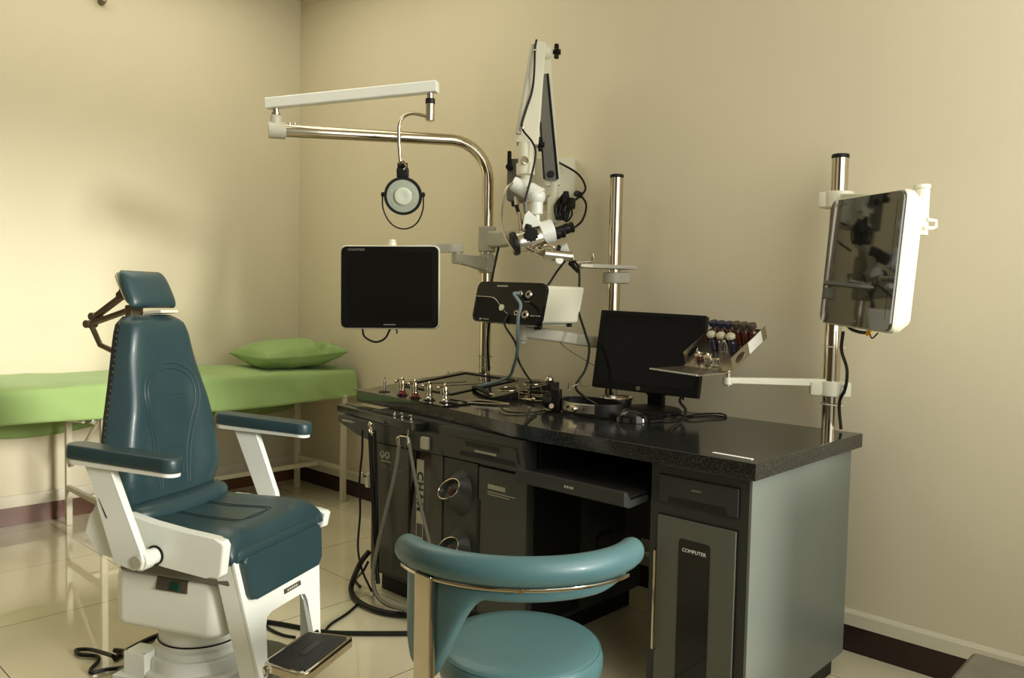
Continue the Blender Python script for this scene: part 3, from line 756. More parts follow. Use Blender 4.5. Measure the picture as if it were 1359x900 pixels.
c1 = V(1.812, -0.700, 1.187)
t = thing('wall_arm_display', (c1.x, c1.y, c1.z-0.17), 'square black display with thin white rim, on an arm of the bent post', 'display')
t.name = 'medical_display'; WM['medical_display'] = Matrix.Translation(V(c1.x, c1.y, c1.z-0.17))
F1 = display(t, c1, (0.724, 0.690, 0.017), (0.689, -0.724, 0.047), (-0.044, 0.022, 0.999), 0.396, 0.333, False, 0.045)
# arm to the bent post
pv = V(*(1.7353, -0.6329, 1.3443)); j1 = V(*(1.8204, -0.3443, 1.3656)); 
zc1 = (1.7811, -0.1300, 1.3080)[2]
b = BM(); cyl(b, pv+V(0, 0, -0.06), pv+V(0, 0, 0.030), 0.019, seg=20, bevel=0.002); cyl(b, pv+V(0, 0, 0.030), pv+V(0, 0, 0.040), 0.0165, seg=20, bevel=0.002); finish(b, 'arm_pivot', 'whiteplastic', t)
b = BM(); box(b, F1 @ V(-0.0, 0.06, -0.088), (0.11, 0.11, 0.018), F1.to_3x3(), 0.004); cyl(b, F1 @ V(0, 0.06, -0.09), pv+V(0, 0, -0.045), 0.016, seg=14); finish(b, 'mount_plate', 'greyplastic', t)
d = V(j1.x-pv.x, j1.y-pv.y, j1.z-pv.z); L = d.length; d.normalize(); s = d.cross(V(0, 0, 1)).normalized(); u = s.cross(d)
b = BM(); prism(b, [(-0.010, -0.014), (L+0.024, -0.021), (L+0.024, 0.020), (-0.010, 0.014)], frame(pv, d, u, s), -0.018, 0.018, 0.005); finish(b, 'outer_arm', 'greyplastic', t)
k1 = V(j1.x, j1.y, zc1+0.010); q1 = V(P1.x, P1.y, zc1)
d = q1-k1; L = d.length; d.normalize(); s = d.cross(V(0, 0, 1)).normalized(); u = s.cross(d)
b = BM(); prism(b, [(-0.022, -0.020), (L*0.45, -0.024), (L, -0.040), (L, 0.036), (L*0.6, 0.026), (-0.022, 0.022)], frame(k1, d, u, s), -0.016, 0.016, 0.005); cyl(b, k1+V(0, 0, -0.022), j1+V(0, 0, -0.018), 0.017, seg=18); finish(b, 'inner_arm', 'greyplastic', t)
b = BM(); box(b, q1, (0.070, 0.070, 0.088), Matrix.Rotation(math.radians(43), 3, 'Z'), 0.010, 3); cl = finish(b, 'clamp', 'greyplastic', t)
b = BM()
for dz in (-0.026, 0.026):
    p = q1+V(0.687, -0.726, 0)*0.034+V(0, 0, dz); cyl(b, p, p+V(0.687, -0.726, 0)*0.006, 0.008, seg=12, bevel=0.001)
finish(b, 'screw', 'steel', cl)
b = BM(); tube(b, [V(*(1.7210, -0.7653, 1.0182)), V(*(1.7129, -0.7477, 0.9839)), V(*(1.7370, -0.7126, 0.9628)), V(*(1.7653, -0.6848, 0.9790)), V(*(1.7869, -0.6753, 1.0198))], 0.0042, 8); finish(b, 'cable_loop', 'cable', t)
b = BM(); tube(b, [V(*(1.7999, -0.6625, 1.0263)), V(*(1.8075, -0.6566, 1.0081)), V(*(1.8057, -0.6589, 0.9989))], 0.003, 6); finish(b, 'plug', 'cable', t)

# ------------------------------------------------------------------ right display
N3 = V(-0.650, -0.758, 0.048).normalized(); X3 = V(0.757, -0.652, -0.042); X3 = (X3-N3*X3.dot(N3)).normalized(); Z3 = X3.cross(N3)*-1
Z3 = N3.cross(X3); Z3 = Z3 if Z3.z > 0 else -Z3
c3 = (3.563, -0.462, 1.272)
t = thing('medical_display', (c3[0], c3[1], c3[2]-0.17), 'glossy black display with bright white shell turned towards the left, on the right hand post', 'display')
F3 = display(t, c3, X3, N3, Z3, 0.37, 0.36, True, 0.052)
z3t = (3.3575, -0.1300, 1.4859)[2]; q3 = V(P3.x, P3.y, z3t)
b = BM(); cyl(b, q3-V(0, 0, 0.026), q3+V(0, 0, 0.026), 0.046, seg=28, bevel=0.006); box(b, q3+V(-0.038, -0.02, 0), (0.03, 0.04, 0.05), None, 0.008); finish(b, 'clamp', 'whiteplastic', t)
ep = F3 @ V(0.10, 0.36*0.30, -0.10)
e2 = V(ep.x, ep.y, z3t-0.058)
d = e2-q3; L = d.length; d.normalize(); s = d.cross(V(0, 0, 1)).normalized(); u = s.cross(d)
b = BM(); prism(b, [(0, -0.018), (L+0.015, -0.014), (L+0.015, 0.016), (0, 0.020)], frame(q3, d, u, s), -0.015, 0.015, 0.005); finish(b, 'arm', 'whiteplastic', t)
b = BM(); cyl(b, e2-V(0, 0, 0.09), e2+V(0, 0, 0.030), 0.019, seg=20, bevel=0.002); cyl(b, e2+V(0, 0, 0.030), e2+V(0, 0, 0.041), 0.021, seg=20, bevel=0.002); finish(b, 'arm_pivot', 'whiteplastic', t)
b = BM(); box(b, F3 @ V(0.0, 0.03, -0.086), (0.11, 0.11, 0.016), F3.to_3x3(), 0.004); cyl(b, F3 @ V(0.02, 0.05, -0.09), e2-V(0, 0, 0.075), 0.014, seg=14); finish(b, 'mount_plate', 'whiteplastic', t)
h0 = F3 @ V(0.37*0.42, 0.36*0.25, -0.075); hx = V(0.727, 0.687, 0)
b = BM(); tube(b, [h0, h0+hx*0.022, h0+hx*0.030+V(0, 0, 0.004), h0+hx*0.030+V(0, 0, 0.018), h0+hx*0.008+V(0, 0, 0.021)], 0.0055, 8, smooth=False); finish(b, 'cable_hook', 'whiteplastic', t)
b = BM(); tube(b, [F3 @ V(-0.09, -0.36*0.47, -0.03), F3 @ V(-0.07, -0.36*0.52, -0.035), F3 @ V(-0.02, -0.36*0.535, -0.035), F3 @ V(0.03, -0.36*0.53, -0.03)], 0.0048, 8); finish(b, 'cable', 'cable', t)
b = BM(); cyl(b, F3 @ V(0.03, -0.36*0.545, -0.03), F3 @ V(0.045, -0.36*0.50, -0.03), 0.006, seg=12); finish(b, 'yellow_plug', 'yellow', t)
b = BM(); tube(b, [F3 @ V(0.04, -0.36*0.53, -0.03), F3 @ V(0.055, -0.36*0.565, -0.03), F3 @ V(0.08, -0.36*0.52, -0.03)], 0.002, 6); finish(b, 'thin_lead', 'cable', t)

# cable down the right post
b = BM(); x0, y0 = P3.x, P3.y
tube(b, [V(*(3.4163, -0.1700, 1.0705)), V(*(3.4102, -0.1600, 1.0108)), V(*(3.4309, -0.1650, 0.9531)), V(*(3.4287, -0.1650, 0.8938)), V(*(3.4081, -0.1550, 0.8433)), V(*(3.4182, -0.1600, 0.7611))], 0.0052, 8)
tag(finish(b, 'power_cable', 'cable'), 'black cable running down beside the right hand post', 'cable')
for i, (yy, lb) in enumerate(((460, 'thin white cable tie on the right post just under the display'), (536, 'thin white cable tie on the right post just above the worktop'))):
    z = (3.3719, -0.1300, 1.0197)[2] if i == 0 else (3.3795, -0.1300, 0.8359)[2]
    b = BM(); ring(b, (P3.x+0.006, P3.y-0.004, z), (0.03, 0, 1), PR+0.010, 0.0016, 28, 6); tag(finish(b, 'cable_tie', 'whiteplastic'), lb, 'cable tie', 'white cable ties on posts')

# ------------------------------------------------------------------ surgical microscope on the bent post
DM = 3.28
zm = (1.7829, -0.1300, 1.4172)[2]; qm = V(P1.x, P1.y, zm)
t = thing('surgical_microscope', qm-V(0, 0, 0.06), 'white surgical microscope hanging from a folded counterbalance arm on the bent post', 'microscope')
b = BM(); box(b, qm, (0.078, 0.085, 0.115), Matrix.Rotation(math.radians(43), 3, 'Z'), 0.008, 3); finish(b, 'clamp', 'greyplastic', t)
sp = V(*(2.2316, -0.1916, 1.5384))
k_ = V(*(2.0270, -0.1720, 1.4314)); k2 = V(*(2.1722, -0.1827, 1.4840))
b = BM()
sweep(b, catmull([qm+V(0.02, -0.01, 0.0), V(*(1.9092, -0.1329, 1.4158)), k_, k2, sp-V(0, 0, 0.06)], 6), rrect(0.040, 0.070, 0.012, 3), up=(0, 0, 1), scale=[1.1-0.30*i/24 for i in range(25)])
finish(b, 'bracket_arm', 'greyplastic', t)
b = BM(); cyl(b, sp-V(0, 0, 0.075), sp+V(0, 0, 0.030), 0.027, seg=24, bevel=0.004); cyl(b, sp+V(0, 0, 0.03), sp+V(0, 0, 0.10), 0.017, seg=20); finish(b, 'spigot', 'whiteplastic', t)
def beam(a, c, w0, h0, w1, h1, side, name, m, par, bev=0.004):
    a, c = V(*a), V(*c); d = (c-a); L = d.length; d.normalize()
    s = (V(*side)-d*V(*side).dot(d)).normalized(); u = d.cross(s)
    b = BM(); A = [a+s*sx*w0/2+u*sy*h0/2 for sx, sy in ((-1, -1), (1, -1), (1, 1), (-1, 1))]; Cc = [c+s*sx*w1/2+u*sy*h1/2 for sx, sy in ((-1, -1), (1, -1), (1, 1), (-1, 1))]
    va = [b.verts.new(p) for p in A]; vb = [b.verts.new(p) for p in Cc]
    b.faces.new(va[::-1]); b.faces.new(vb)
    for k in range(4): b.faces.new((va[k], va[(k+1) % 4], vb[(k+1) % 4], vb[k]))
    if bev: bmesh.ops.bevel(b, geom=b.edges[:], offset=bev, segments=2, profile=0.5, affect='EDGES')
    return finish(b, name, m, par), (d, s, u)
cr = (0.727, 0.687, 0)      # sideways direction of the folded arm
TOPd = 3.22
la, lfr = beam((2.2124, -0.1768, 1.6181), (2.2014, -0.2343, 2.1353), 0.060, 0.058, 0.044, 0.045, cr, 'lower_arm', 'whiteplastic', t)
# dark recessed web of the lower arm
a0, a1 = V(*(2.2384, -0.2197, 1.6383)), V(*(2.2319, -0.2664, 2.0510))
pd = (a1-a0).normalized(); ps = V(*cr); pn = ps.cross(pd).normalized()
toC = (V(4.385, -2.702, 1.15)-a0).normalized()
if pn.dot(toC) < 0: pn = -pn
b = BM(); prism(b, [(-0.027, -0.005), (0.024, -0.005), (0.010, 1.0*(a1-a0).length), (-0.004, 1.0*(a1-a0).length), (-0.028, (a1-a0).length*0.55)], frame(a0, ps, pd, pn), -0.006, 0.0045, 0.002); wb = finish(b, 'arm_web', 'armgrey', t)
b = BM(); 
sweep(b, [a0+ps*0.026+pn*0.004, a1+ps*0.011+pn*0.004], rrect(0.009, 0.008, 0.002, 2)); sweep(b, [a0-ps*0.029+pn*0.004, lerp(a0, a1, 0.55)-ps*0.030+pn*0.004], rrect(0.005, 0.006, 0.001, 2)); finish(b, 'web_edging', 'black', wb)
b = BM(); cyl(b, a0+pd*0.02+pn*0.004, a0+pd*0.02+pn*0.016, 0.014, seg=18, bevel=0.002); finish(b, 'pivot_cap', 'black', t)
ua, ufr = beam((2.2290, -0.3584, 1.7544), (2.2400, -0.3065, 2.1581), 0.088, 0.062, 0.046, 0.05, cr, 'upper_arm', 'whiteplastic', t, 0.006)
b = BM(); u0, u1 = V(*(2.2391, -0.3945, 1.7913)), V(*(2.2444, -0.3377, 2.1438))
sweep(b, [u0-ps*0.018, u1-ps*0.008], rrect(0.020, 0.018, 0.004, 2)); finish(b, 'arm_cover', 'greyplastic', t)
b = BM(); cyl(b, V(*(2.2099, -0.2946, 2.1434)), V(*(2.2185, -0.2312, 2.1447)), 0.030, seg=22, bevel=0.004); finish(b, 'elbow', 'whiteplastic', t)
def knob(c, axis, r, par):
    c = V(*c); ax_ = V(*axis).normalized(); Bq = basis(ax_).to_3x3()
    b = BM(); cyl(b, c-ax_*0.030, c+ax_*0.004, 0.009, seg=12); star = []
    for k in range(30):
        a = 2*PI*k/30; rr = r*(0.80+0.20*math.cos(5*a)); star.append((rr*math.cos(a), rr*math.sin(a)))
    prism(b, star, Matrix.Translation(c) @ Bq.to_4x4(), 0, 0.018, 0.004); cyl(b, c+ax_*0.018, c+ax_*0.026, r*0.35, seg=12)
    return finish(b, 'clamp_knob', 'black', par)
knob((2.2416, -0.2232, 2.1451), (0.727, 0.687, 0.02), 0.032, t); knob((2.2533, -0.3212, 1.7602), (0.727, 0.687, 0.02), 0.030, t)
# cable along the upper arm
b = BM(); tube(b, [V(*(2.2558, -0.3466, 2.1597)), V(*(2.2602, -0.3590, 2.1183)), V(*(2.2692, -0.3703, 2.0307)), V(*(2.2530, -0.3631, 1.9571)), V(*(2.2483, -0.3942, 1.8710)), V(*(2.2462, -0.4072, 1.8114)), V(*(2.2831, -0.3897, 1.7578)), V(*(2.3027, -0.3882, 1.7099)), V(*(2.2945, -0.4021, 1.6199)), V(*(2.2837, -0.4178, 1.5413)), V(*(2.2831, -0.4204, 1.5123))], 0.0042, 8); finish(b, 'arm_cable', 'cable', t)
b = BM(); cyl(b, V(*(2.2825, -0.4201, 1.5239)), V(*(2.2867, -0.4191, 1.4806)), 0.010, 0.008, 14); finish(b, 'cable_gland', 'armgrey', t)
b = BM(); cyl(b, V(*(2.2626, -0.3637, 2.1167)), V(*(2.2629, -0.3639, 2.1109)), 0.007, seg=12); finish(b, 'cable_clip', 'steel', t)
b = BM(); cyl(b, V(*(2.2505, -0.4098, 1.8133)), V(*(2.2509, -0.4099, 1.8060)), 0.008, seg=12); finish(b, 'cable_clip', 'steel', t)
# drop below the upper arm
HD = DM-0.15
b = BM(); cyl(b, V(*(2.2391, -0.3761, 1.7593)), V(*(2.2452, -0.3788, 1.6359)), 0.030, seg=24, bevel=0.004); cyl(b, V(*(2.2419, -0.3788, 1.6799)), V(*(2.2443, -0.3799, 1.6329)), 0.036, seg=24, bevel=0.004); cyl(b, V(*(2.2443, -0.3799, 1.6329)), V(*(2.2450, -0.3816, 1.5976)), 0.021, 0.010, 20); finish(b, 'drop_column', 'whiteplastic', t)
b = BM(); cyl(b, V(*(2.2602, -0.4096, 1.6826)), V(*(2.2710, -0.4129, 1.6868)), 0.017, seg=16, bevel=0.003); finish(b, 'badge', 'steel', t)
# angled elbows
b = BM(); cyl(b, V(*(2.2084, -0.4159, 1.6024)), V(*(2.2524, -0.3760, 1.5772)), 0.028, 0.034, 22, bevel=0.005); cyl(b, V(*(2.2614, -0.3814, 1.5759)), V(*(2.3057, -0.3553, 1.5464)), 0.034, 0.036, 22, bevel=0.006); sph(b, V(*(2.2928, -0.3673, 1.5489)), 0.036, seg=20); cyl(b, V(*(2.2935, -0.3676, 1.5343)), V(*(2.2984, -0.3668, 1.4789)), 0.026, 0.022, 20, bevel=0.003); cyl(b, V(*(2.2984, -0.3668, 1.4789)), V(*(2.2997, -0.3674, 1.4526)), 0.010, seg=14)
finish(b, 'swivel_elbow', 'white', t)
# prism housing over the body
pp_ = [(2.2724, -0.4230, 1.4204), (2.2761, -0.4159, 1.4728), (2.2857, -0.4054, 1.4934), (2.3238, -0.3725, 1.4481), (2.3246, -0.3728, 1.4336)]
b = BM(); toc = (V(4.385, -2.702, 1.15)-V(*pp_[0])).normalized()
fa_ = [b.verts.new(V(*p)+toc*0.025) for p in pp_]; fb_ = [b.verts.new(V(*p)-toc*0.025) for p in pp_]
b.faces.new(fa_); b.faces.new(fb_[::-1])
for k in range(5): b.faces.new((fa_[k], fb_[k], fb_[(k+1) % 5], fa_[(k+1) % 5]))
bmesh.ops.recalc_face_normals(b, faces=b.faces); bmesh.ops.bevel(b, geom=b.edges[:], offset=0.004, segments=2, profile=0.5, affect='EDGES'); finish(b, 'prism_housing', 'white', t)
# optical body: barrel from objective (left) to eyepieces (right)
o0 = V(*(2.2652, -0.4475, 1.3641)); o1 = V(*(2.3633, -0.3099, 1.4135)); oa = (o1-o0).normalized()
b = BM(); lathe(b, o0, oa, [(0.036, 0), (0.040, 0.012), (0.038, 0.02), (0.041, 0.03), (0.041, 0.10), (0.034, 0.115)], 28); finish(b, 'optical_body', 'steel', t)
b = BM(); cyl(b, o0-oa*0.016, o0+oa*0.004, 0.046, seg=28, bevel=0.004); finish(b, 'objective_ring', 'black', t)
b = BM(); cyl(b, o0+oa*0.095+V(0, 0, 0.012), o0+oa*0.150+V(0, 0, 0.012), 0.044, 0.047, 26, bevel=0.006); finish(b, 'eyepiece_carrier', 'white', t)
bpos = o0+oa*0.150
for sgn, nm in ((-1, 'eyepiece'), (1, 'eyepiece')):
    w = V(0.5, 0.55, 0.45).normalized()*0.020*sgn
    e0 = bpos+w; b = BM(); lathe(b, e0, oa, [(0.016, -0.01), (0.018, 0.02), (0.019, 0.03), (0.021, 0.034), (0.021, 0.046), (0.018, 0.050), (0.022, 0.060), (0.020, 0.066)], 20); finish(b, nm, 'black', t)
zk = V(*(2.3291, -0.4330, 1.3972)); b = BM(); cyl(b, zk-toc*0.03, zk+toc*0.012, 0.026, seg=24, bevel=0.003)
for k in range(12):
    a = 2*PI*k/12; Bq = basis(toc).to_3x3(); p = zk+Bq @ V(0.026*math.cos(a), 0.026*math.sin(a), 0); cyl(b, p-toc*0.012, p+toc*0.010, 0.0035, seg=8)
finish(b, 'zoom_dial', 'black', t)
b = BM(); cyl(b, V(*(2.3009, -0.4239, 1.4162)), V(*(2.3041, -0.4195, 1.4365)), 0.014, seg=12, bevel=0.003); finish(b, 'zoom_stop', 'black', t)
# lower focus tube and grips
b = BM(); cyl(b, V(*(2.2991, -0.3892, 1.3435)), V(*(2.3928, -0.3451, 1.2976)), 0.018, 0.017, 18, bevel=0.003); cyl(b, V(*(2.3648, -0.3973, 1.3241)), V(*(2.4297, -0.3090, 1.3160)), 0.019, seg=20, bevel=0.002); finish(b, 'focus_tube', 'steel', t)
b = BM(); cyl(b, V(*(2.3928, -0.3451, 1.2976)), V(*(2.4119, -0.3612, 1.3022)), 0.016, seg=16, bevel=0.004); finish(b, 'end_cap', 'white', t)
b = BM(); cyl(b, V(*(2.3582, -0.3194, 1.3461)), V(*(2.3691, -0.3095, 1.3406)), 0.020, seg=16); finish(b, 'focus_ring', 'black', t)
b = BM(); cyl(b, V(*(2.3691, -0.3095, 1.3406)), V(*(2.3920, -0.2872, 1.3500)), 0.016, 0.026, 18, bevel=0.004); finish(b, 'hand_grip', 'white', t)
b = BM(); tube(b, [V(*(2.3486, -0.3971, 1.3503)), V(*(2.3756, -0.3847, 1.3589)), V(*(2.3908, -0.3712, 1.3479)), V(*(2.3769, -0.3853, 1.3331))], 0.005, 8); tube(b, [V(*(2.3111, -0.4328, 1.3464)), V(*(2.3436, -0.4169, 1.3321)), V(*(2.3640, -0.3970, 1.3413))], 0.006, 8); finish(b, 'focus_lever', 'chrome', t)
b = BM()
m0 = [(2.4185, -0.2912, 1.3288), (2.4201, -0.2919, 1.2969), (2.4513, -0.2070, 1.3004), (2.4496, -0.2063, 1.3327)]
sweep(b, [V(*p) for p in m0], rrect(0.0035, 0.030, 0.001, 1), up=(0.687, -0.726, 0)); finish(b, 'slide_bracket', 'steel', t)
b = BM(); tube(b, [V(*(2.2346, -0.4183, 1.6086)), V(*(2.2154, -0.4523, 1.5773)), V(*(2.2134, -0.4731, 1.5030)), V(*(2.2170, -0.4747, 1.4304)), V(*(2.2416, -0.4692, 1.3721)), V(*(2.2627, -0.4522, 1.3293))], 0.0048, 8); finish(b, 'light_guide', 'steel', t)
b = BM(); cyl(b, V(*(2.2080, -0.3923, 1.5494)), V(*(2.2187, -0.3983, 1.5158)), 0.010, seg=14); finish(b, 'guide_fitting', 'steel', t)
b = BM(); cyl(b, V(*(2.2176, -0.3994, 1.5157)), V(*(2.2487, -0.4024, 1.4435)), 0.0075, seg=12); finish(b, 'guide_handle', 'black', t)
b = BM(); cyl(b, V(*(2.2367, -0.4039, 1.4878)), V(*(2.2557, -0.4128, 1.3987)), 0.0082, seg=12); finish(b, 'guide_sleeve', 'chrome', t)

# light source box behind the microscope
lbC = V(*(2.0990, -0.0607, 1.6601)); rr_ = V(0.86, 0.51, 0); nb = V(0.51, -0.86, 0)
t = thing('light_source_box', lbC-V(0, 0, 0.10), 'pale grey light source box with dark left flank behind the microscope arm', 'box')
R3 = Matrix((rr_, -nb, V(0, 0, 1))).transposed()
b = BM(); box(b, lbC, (0.215, 0.10, 0.185), R3, 0.004); finish(b, 'case', 'whiteplastic', t)
b = BM(); box(b, lbC-rr_*0.141+nb*0.02, (0.078, 0.10, 0.180), R3, 0.008); fk = finish(b, 'side_bracket', 'armgrey', t)
b = BM(); cyl(b, lbC-rr_*0.165+nb*0.06+V(0, 0, 0.05), lbC-rr_*0.165+nb*0.10+V(0, 0, 0.05), 0.014, seg=12, bevel=0.002); box(b, lbC-rr_*0.168+nb*0.075+V(0, 0, 0.085), (0.016, 0.02, 0.07), R3, 0.004); box(b, lbC-rr_*0.15+nb*0.03+V(0, 0, -0.10), (0.026, 0.03, 0.022), R3, 0.004); finish(b, 'lever', 'black', fk)
b = BM(); cyl(b, lbC+nb*0.04+V(0, 0, -0.07), sp+V(0, 0, -0.03), 0.012, seg=12); finish(b, 'mount_rod', 'steel', t)
b = BM(); cyl(b, V(*(2.2455, -0.0642, 1.5972)), V(*(2.2763, -0.0771, 1.5873)), 0.014, seg=14, bevel=0.002); finish(b, 'socket', 'black', t)
b = BM(); tube(b, [lbC+rr_*0.02+nb*0.052+V(0, 0, 0.08), V(*(2.1958, -0.1028, 1.7190)), V(*(2.2676, -0.0796, 1.6716)), V(*(2.2908, -0.0614, 1.6159)), V(*(2.2722, -0.0816, 1.5777)), V(*(2.2676, -0.1292, 1.5515))], 0.0046, 8); tube(b, [V(*(2.2762, -0.0771, 1.5904)), V(*(2.3028, -0.0687, 1.5459)), V(*(2.3198, -0.1124, 1.4792)), V(*(2.3180, -0.1720, 1.4379))], 0.0046, 8); finish(b, 'lead', 'cable', t)
b = BM(); rnd = random.Random(3)
for k in range(7):
    ox = rnd.uniform(-3, 3); dd = 3.20+0.012*k
    tube(b, [V(*(2.2845, -0.1941, 1.5771))+V(ox*0.002, 0, 0), V(*(2.2782, -0.2036, 1.5251))+V(ox*0.003, 0.01*k-0.03, 0), V(*(2.2875, -0.1984, 1.4735))+V(ox*0.003, 0.01*k-0.03, 0), V(*(2.2964, -0.1870, 1.5165))+V(ox*0.003, 0.01*k-0.03, 0.01), V(*(2.2978, -0.1815, 1.5774))+V(ox*0.002, 0, 0)], 0.0042, 7)
tube(b, [V(*(2.3191, -0.1916, 1.5387)), V(*(2.3257, -0.1884, 1.4935)), V(*(2.3095, -0.2057, 1.4657)), V(*(2.2986, -0.2131, 1.5078))], 0.0042, 7)
box(b, V(*(2.3277, -0.1973, 1.5376)), (0.026, 0.03, 0.045), None, 0.006); box(b, V(*(2.3111, -0.2113, 1.5612)), (0.02, 0.02, 0.05), None, 0.005)
cc = finish(b, 'cable_bundle', 'cable'); tag(cc, 'black bundle of coiled cable hanging right of the microscope spigot', 'cable')

# ------------------------------------------------------------------ camera console between the posts
cC = V(2.31, -0.53, 1.135); Xc = V(1.0, -0.017, -0.021).normalized(); Nc = V(-0.013, -0.978, 0.208).normalized(); Zc = V(0.024, 0.207, 0.978).normalized()
Xc = (Xc-Nc*Xc.dot(Nc)).normalized(); Zc = Xc.cross(Nc); Zc = Zc if Zc.z > 0 else -Zc
Fc = frame(cC, Xc, Zc, Nc)
t = thing('camera_console', (2.31, -0.40, 1.05), 'endoscope camera console with black front panel and pale housing between the posts', 'console')
b = BM(); prism(b, rrect(0.36, 0.158, 0.024, 6), Fc, -0.012, 0.004, 0.003); fp = finish(b, 'front_panel', 'blackgloss', t)
b = BM(); prism(b, rrect(0.335, 0.142, 0.012, 4), frame(cC, Xc, Zc, V(Nc.x, Nc.y, 0).normalized()), -0.225, -0.010, 0.003); finish(b, 'housing', 'whiteplastic', t)
b = BM(); lo = [(-0.178, 0.020), (-0.09, 0.018), (-0.062, 0.008), (-0.036, -0.012)]
sweep(b, [Fc @ V(x, y, 0.0048) for x, y in catmull([V(x, y, 0) for x, y in lo], 4) and [(p.x, p.y) for p in catmull([V(x, y, 0) for x, y in lo], 4)]], circ(0.0013, 6))
sweep(b, [Fc @ V(x, y, 0.0048) for x, y in ((-0.016, -0.026), (-0.004, -0.036), (0.010, -0.041))], circ(0.0013, 6))
sweep(b, [Fc @ V(x, y, 0.0048) for x, y in ((0.128, -0.044), (0.176, -0.043))], circ(0.0013, 6))
finish(b, 'trim_line', 'steel', fp)
b = BM(); lw = [(-0.172, 0.017), (-0.09, 0.015), (-0.036, -0.016), (0.012, -0.045), (0.172, -0.047), (0.172, -0.060), (0.150, -0.075), (-0.155, -0.075), (-0.172, -0.060)]
prism(b, lw, Fc, 0.0038, 0.0044); finish(b, 'lower_inlay', 'hpblack', fp, smooth=False)
b = BM(); cyl(b, Fc @ V(-0.026, -0.020, 0.003), Fc @ V(-0.026, -0.020, 0.009), 0.0125, seg=24, bevel=0.002); finish(b, 'push_button', 'whiteplastic', fp)
for (x, y, r) in ((0.061, 0.035, 0.0125), (0.104, 0.034, 0.0155), (0.060, -0.038, 0.0125), (0.104, -0.042, 0.0165)):
    b = BM(); lathe(b, Fc @ V(x, y, 0.003), Nc, [(r, 0), (r, 0.006), (r*0.8, 0.010), (r*0.45, 0.010), (r*0.40, 0.004), (0, 0.004)], 24); pt = finish(b, 'port', 'steel', fp)
    b = BM(); cyl(b, Fc @ V(x, y, 0.0065), Fc @ V(x, y, 0.0078), r*0.36, seg=16); finish(b, 'port_hole', 'printblack', pt)
b = BM()
for k in range(9): box(b, Fc @ V(-0.070+k*0.0065, 0.063, 0.0044), (0.005, 0.006, 0.001), Fc.to_3x3())
box(b, Fc @ V(-0.13, -0.068, 0.0050), (0.012, 0.006, 0.001), Fc.to_3x3())
for k in range(4): box(b, Fc @ V(-0.112+k*0.008, -0.068, 0.0050), (0.005, 0.004, 0.001), Fc.to_3x3())
for x in (0.050, 0.094): box(b, Fc @ V(x+0.006, 0.008, 0.0044), (0.026, 0.0016, 0.001), Fc.to_3x3())
finish(b, 'panel_marking', 'print', fp, smooth=False)
b = BM()
for x in (-0.13, 0.14):
    for d_ in (0.03, 0.20): p = Fc @ V(x, -0.070, -0.01)+V(0, d_, 0); cyl(b, p, p-V(0, 0, 0.013), 0.010, seg=12)
finish(b, 'rubber_foot', 'black', t)
# its swing arm from the middle post
pb = V(*(2.3125, -0.4536, 1.0241)); za = pb.z-0.012; qa = V(P2.x, P2.y, za-0.03)
t2 = thing('swing_arm', qa, 'pale curved swing arm from the middle post carrying the camera console', 'arm')
b = BM(); box(b, pb+V(0.03, 0.03, 0.0335), (0.20, 0.18, 0.010), Matrix.Rotation(0.0, 3, 'Z'), 0.003); finish(b, 'top_plate', 'whiteplastic', t2)
b = BM(); cyl(b, pb-V(0, 0, 0.032), pb+V(0, 0, 0.030), 0.023, seg=22, bevel=0.003); cyl(b, pb-V(0, 0, 0.045), pb-V(0, 0, 0.03), 0.015, seg=18, bevel=0.003); finish(b, 'pivot', 'greyplastic', t2)
b = BM(); sweep(b, catmull([pb+V(0.0, 0.0, 0.002), lerp(pb, qa, 0.35)+V(0.02, -0.02, 0.004), lerp(pb, qa, 0.7)+V(0.015, -0.02, 0.0), qa], 8), rrect(0.036, 0.046, 0.008, 3), up=(0, 0, 1)); finish(b, 'beam', 'greyplastic', t2)
b = BM(); cyl(b, qa-V(0, 0, 0.03), qa+V(0, 0, 0.03), 0.044, seg=26, bevel=0.005); finish(b, 'clamp', 'greyplastic', t2)
b = BM(); box(b, lerp(pb, qa, 0.22)+V(0.02, -0.05, 0.03), (0.02, 0.02, 0.018), None, 0.002); finish(b, 'stop_block', 'black', t2)

# bracket shelf on the middle post
zs = (2.4928, -0.1300, 1.2412)[2]; zp = (2.4913, -0.1300, 1.2827)[2]
t = thing('bracket_shelf', (P2.x, P2.y, zs-0.02), 'narrow pale bracket shelf clamped on the middle post above the computer monitor', 'shelf')
b = BM(); cyl(b, (P2.x, P2.y, zs-0.022), (P2.x, P2.y, zs+0.022), 0.045, seg=26, bevel=0.005); box(b, (P2.x+0.03, P2.y+0.01, zs), (0.06, 0.05, 0.044), Matrix.Rotation(0.7, 3, 'Z'), 0.006); finish(b, 'clamp', 'greyplastic', t)
sa = V(*(2.4485, -0.2802, 1.2767)); sa.z = zp; sb = V(P2.x, P2.y, zp)+V(0.727, 0.687, 0)*0.065
d = (sb-sa).normalized(); s = d.cross(V(0, 0, 1)).normalized()
b = BM(); prism(b, [(0, -0.035), ((sb-sa).length, -0.05), ((sb-sa).length, 0.05), (0, 0.035)], frame(sa, d, -s, V(0, 0, 1)), -0.0075, 0.0075, 0.002); finish(b, 'plate', 'greyplastic', t)
b = BM(); box(b, sa+d*0.02-s*-0.036, (0.066, 0.003, 0.010), Matrix((d, s, V(0, 0, 1))).transposed(), 0.001); finish(b, 'name_strip', 'whiteplastic', t)

